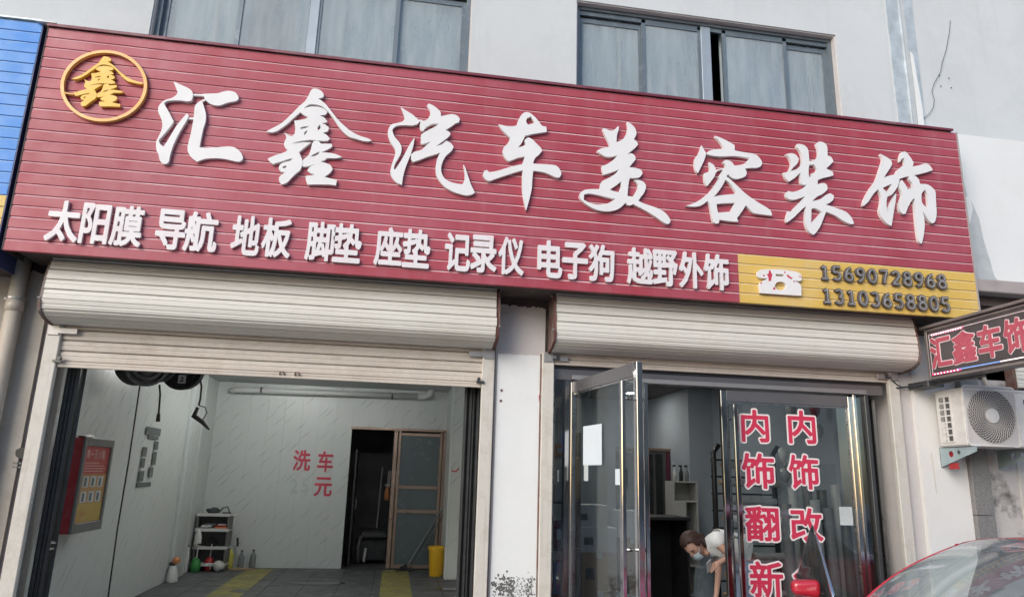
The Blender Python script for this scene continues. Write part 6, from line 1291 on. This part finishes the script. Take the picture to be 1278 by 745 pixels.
# near side mirror
def mirror(par, x, y, z, s):
    m_ = MB().add([(x+a*(.055 if a > 0 else .045), y+s*(.105+b*.10), z+c*(.062-.012*(b > 0))) for a in (-1, 1) for b in (-1, 1) for c in (-1, 1)], [(0, 1, 3, 2), (4, 6, 7, 5), (0, 4, 5, 1), (2, 3, 7, 6), (0, 2, 6, 4), (1, 5, 7, 3)])
    m_ = fix(m_.smooth().build('mirror', 'car_red', par)); ss_ = m_.modifiers.new('bev', 'BEVEL'); ss_.width = .038; ss_.segments = 5
    MB().box(x-.052, x-.047, y+s*.03, y+s*.185, z-.04, z+.04, .002).build('mirror_glass', 'chrome', m_); MB().box(x-.03, x+.02, y-s*.03, y+s*.05, z-.05, z-.02, .008).build('mirror_arm', 'black', m_); return m_
mirror(car, .78, .84, 1.02, 1)
# open door: its own frame turned about the front hinge
hx, hy = .80, -.86
dpv = bpy.data.objects.new('open_door', None); COL.objects.link(dpv); dpv.parent = car; dpv.location = (hx, hy, 0); dpv.rotation_euler = (0, 0, math.radians(62))
# local door space: x runs rearward from the hinge
def dbox(n, m_, *b_): return MB().box(*b_).build(n, m_, dpv)
vs = []
for x, k in ((-0.02, 1), (-.55, 1), (-1.16, 1)):
    for y, z in ((0, .25), (-.03, .35), (-.045, .6), (-.03, .90), (.0, .98-.07*x), (.05, .98-.07*x), (.06, .6), (.05, .25)): vs.append((x, y, z))
fs = [(i*8+k, i*8+(k+1) % 8, (i+1)*8+(k+1) % 8, (i+1)*8+k) for i in range(2) for k in range(8)]+[tuple(range(8)), tuple(16+k for k in range(8))[::-1]]
dps = fix(MB().add(vs, fs).smooth().build('door_panel', 'car_red', dpv))
outl = [(-.05, .96), (-.17, 1.09), (-.31, 1.25), (-.46, 1.41), (-.565, 1.50), (-.65, 1.45), (-.88, 1.27), (-1.16, 1.06)]
def dpoly(pts_, t_): 
    me = plate_mesh('w', [pts_], t_); return me
gl = inst(dpoly(outl, .006), 'door_window', 'glass_tint', dpv, (0, .0, 0))
MB().tube([(p[0], .003, p[1]) for p in outl[:5]], [.016, .013, .010, .008, .005], 6).smooth().build('chrome_edge', 'chrome', dpv)
MB().tube([(p[0], .003, p[1]) for p in outl[4:]], [.005, .006, .006, .006], 6).smooth().build('window_edge', 'chrome', dpv)
MB().tube([(-.04, 0, .965), (-.6, 0, 1.015), (-1.14, 0, 1.062)], .018, 8).build('belt_strip', 'black', dpv)
mirror(dpv, -.33, -.03, 1.075, -1)

# ================================================================== ACROSS THE STREET (seen in the glass)
ob = thing('opposite_building', 'three storey beige shop row across the street, seen reflected in the glass', 'building', (0, -26, 0))
MB().box(-14, 22, -6, 0, -.15, 8.6).build('wall', 'bw_wall', ob); MB().box(-14.2, 22.2, -6.2, .25, 8.6, 8.95).build('parapet', 'bw_wall', ob)
wme = MB().box(-.9, .9, 0.0, .02, 0, 1.5).data('window'); dme = MB().box(-1.7, 1.7, 0.0, .03, -.1, 2.7).data('shop_door')
for i in range(9):
    for z in (3.9, 6.5): w_ = inst(wme, 'window', 'bw_dark', ob, (-12+i*4, .0, z)); MB().box(-1.0, 1.0, 0, .12, -.1, 0).build('sill', 'concrete_ledge', w_)
    inst(dme, 'shop_door', 'bw_dark', ob, (-12+i*4, .0, 0))
MB().box(-6, 4, .03, .4, 2.9, 3.6, .02).build('fascia', 'blue_slat', ob); MB().box(4.5, 13, .03, .4, 2.9, 3.6, .02).build('fascia', 'maroon', ob)
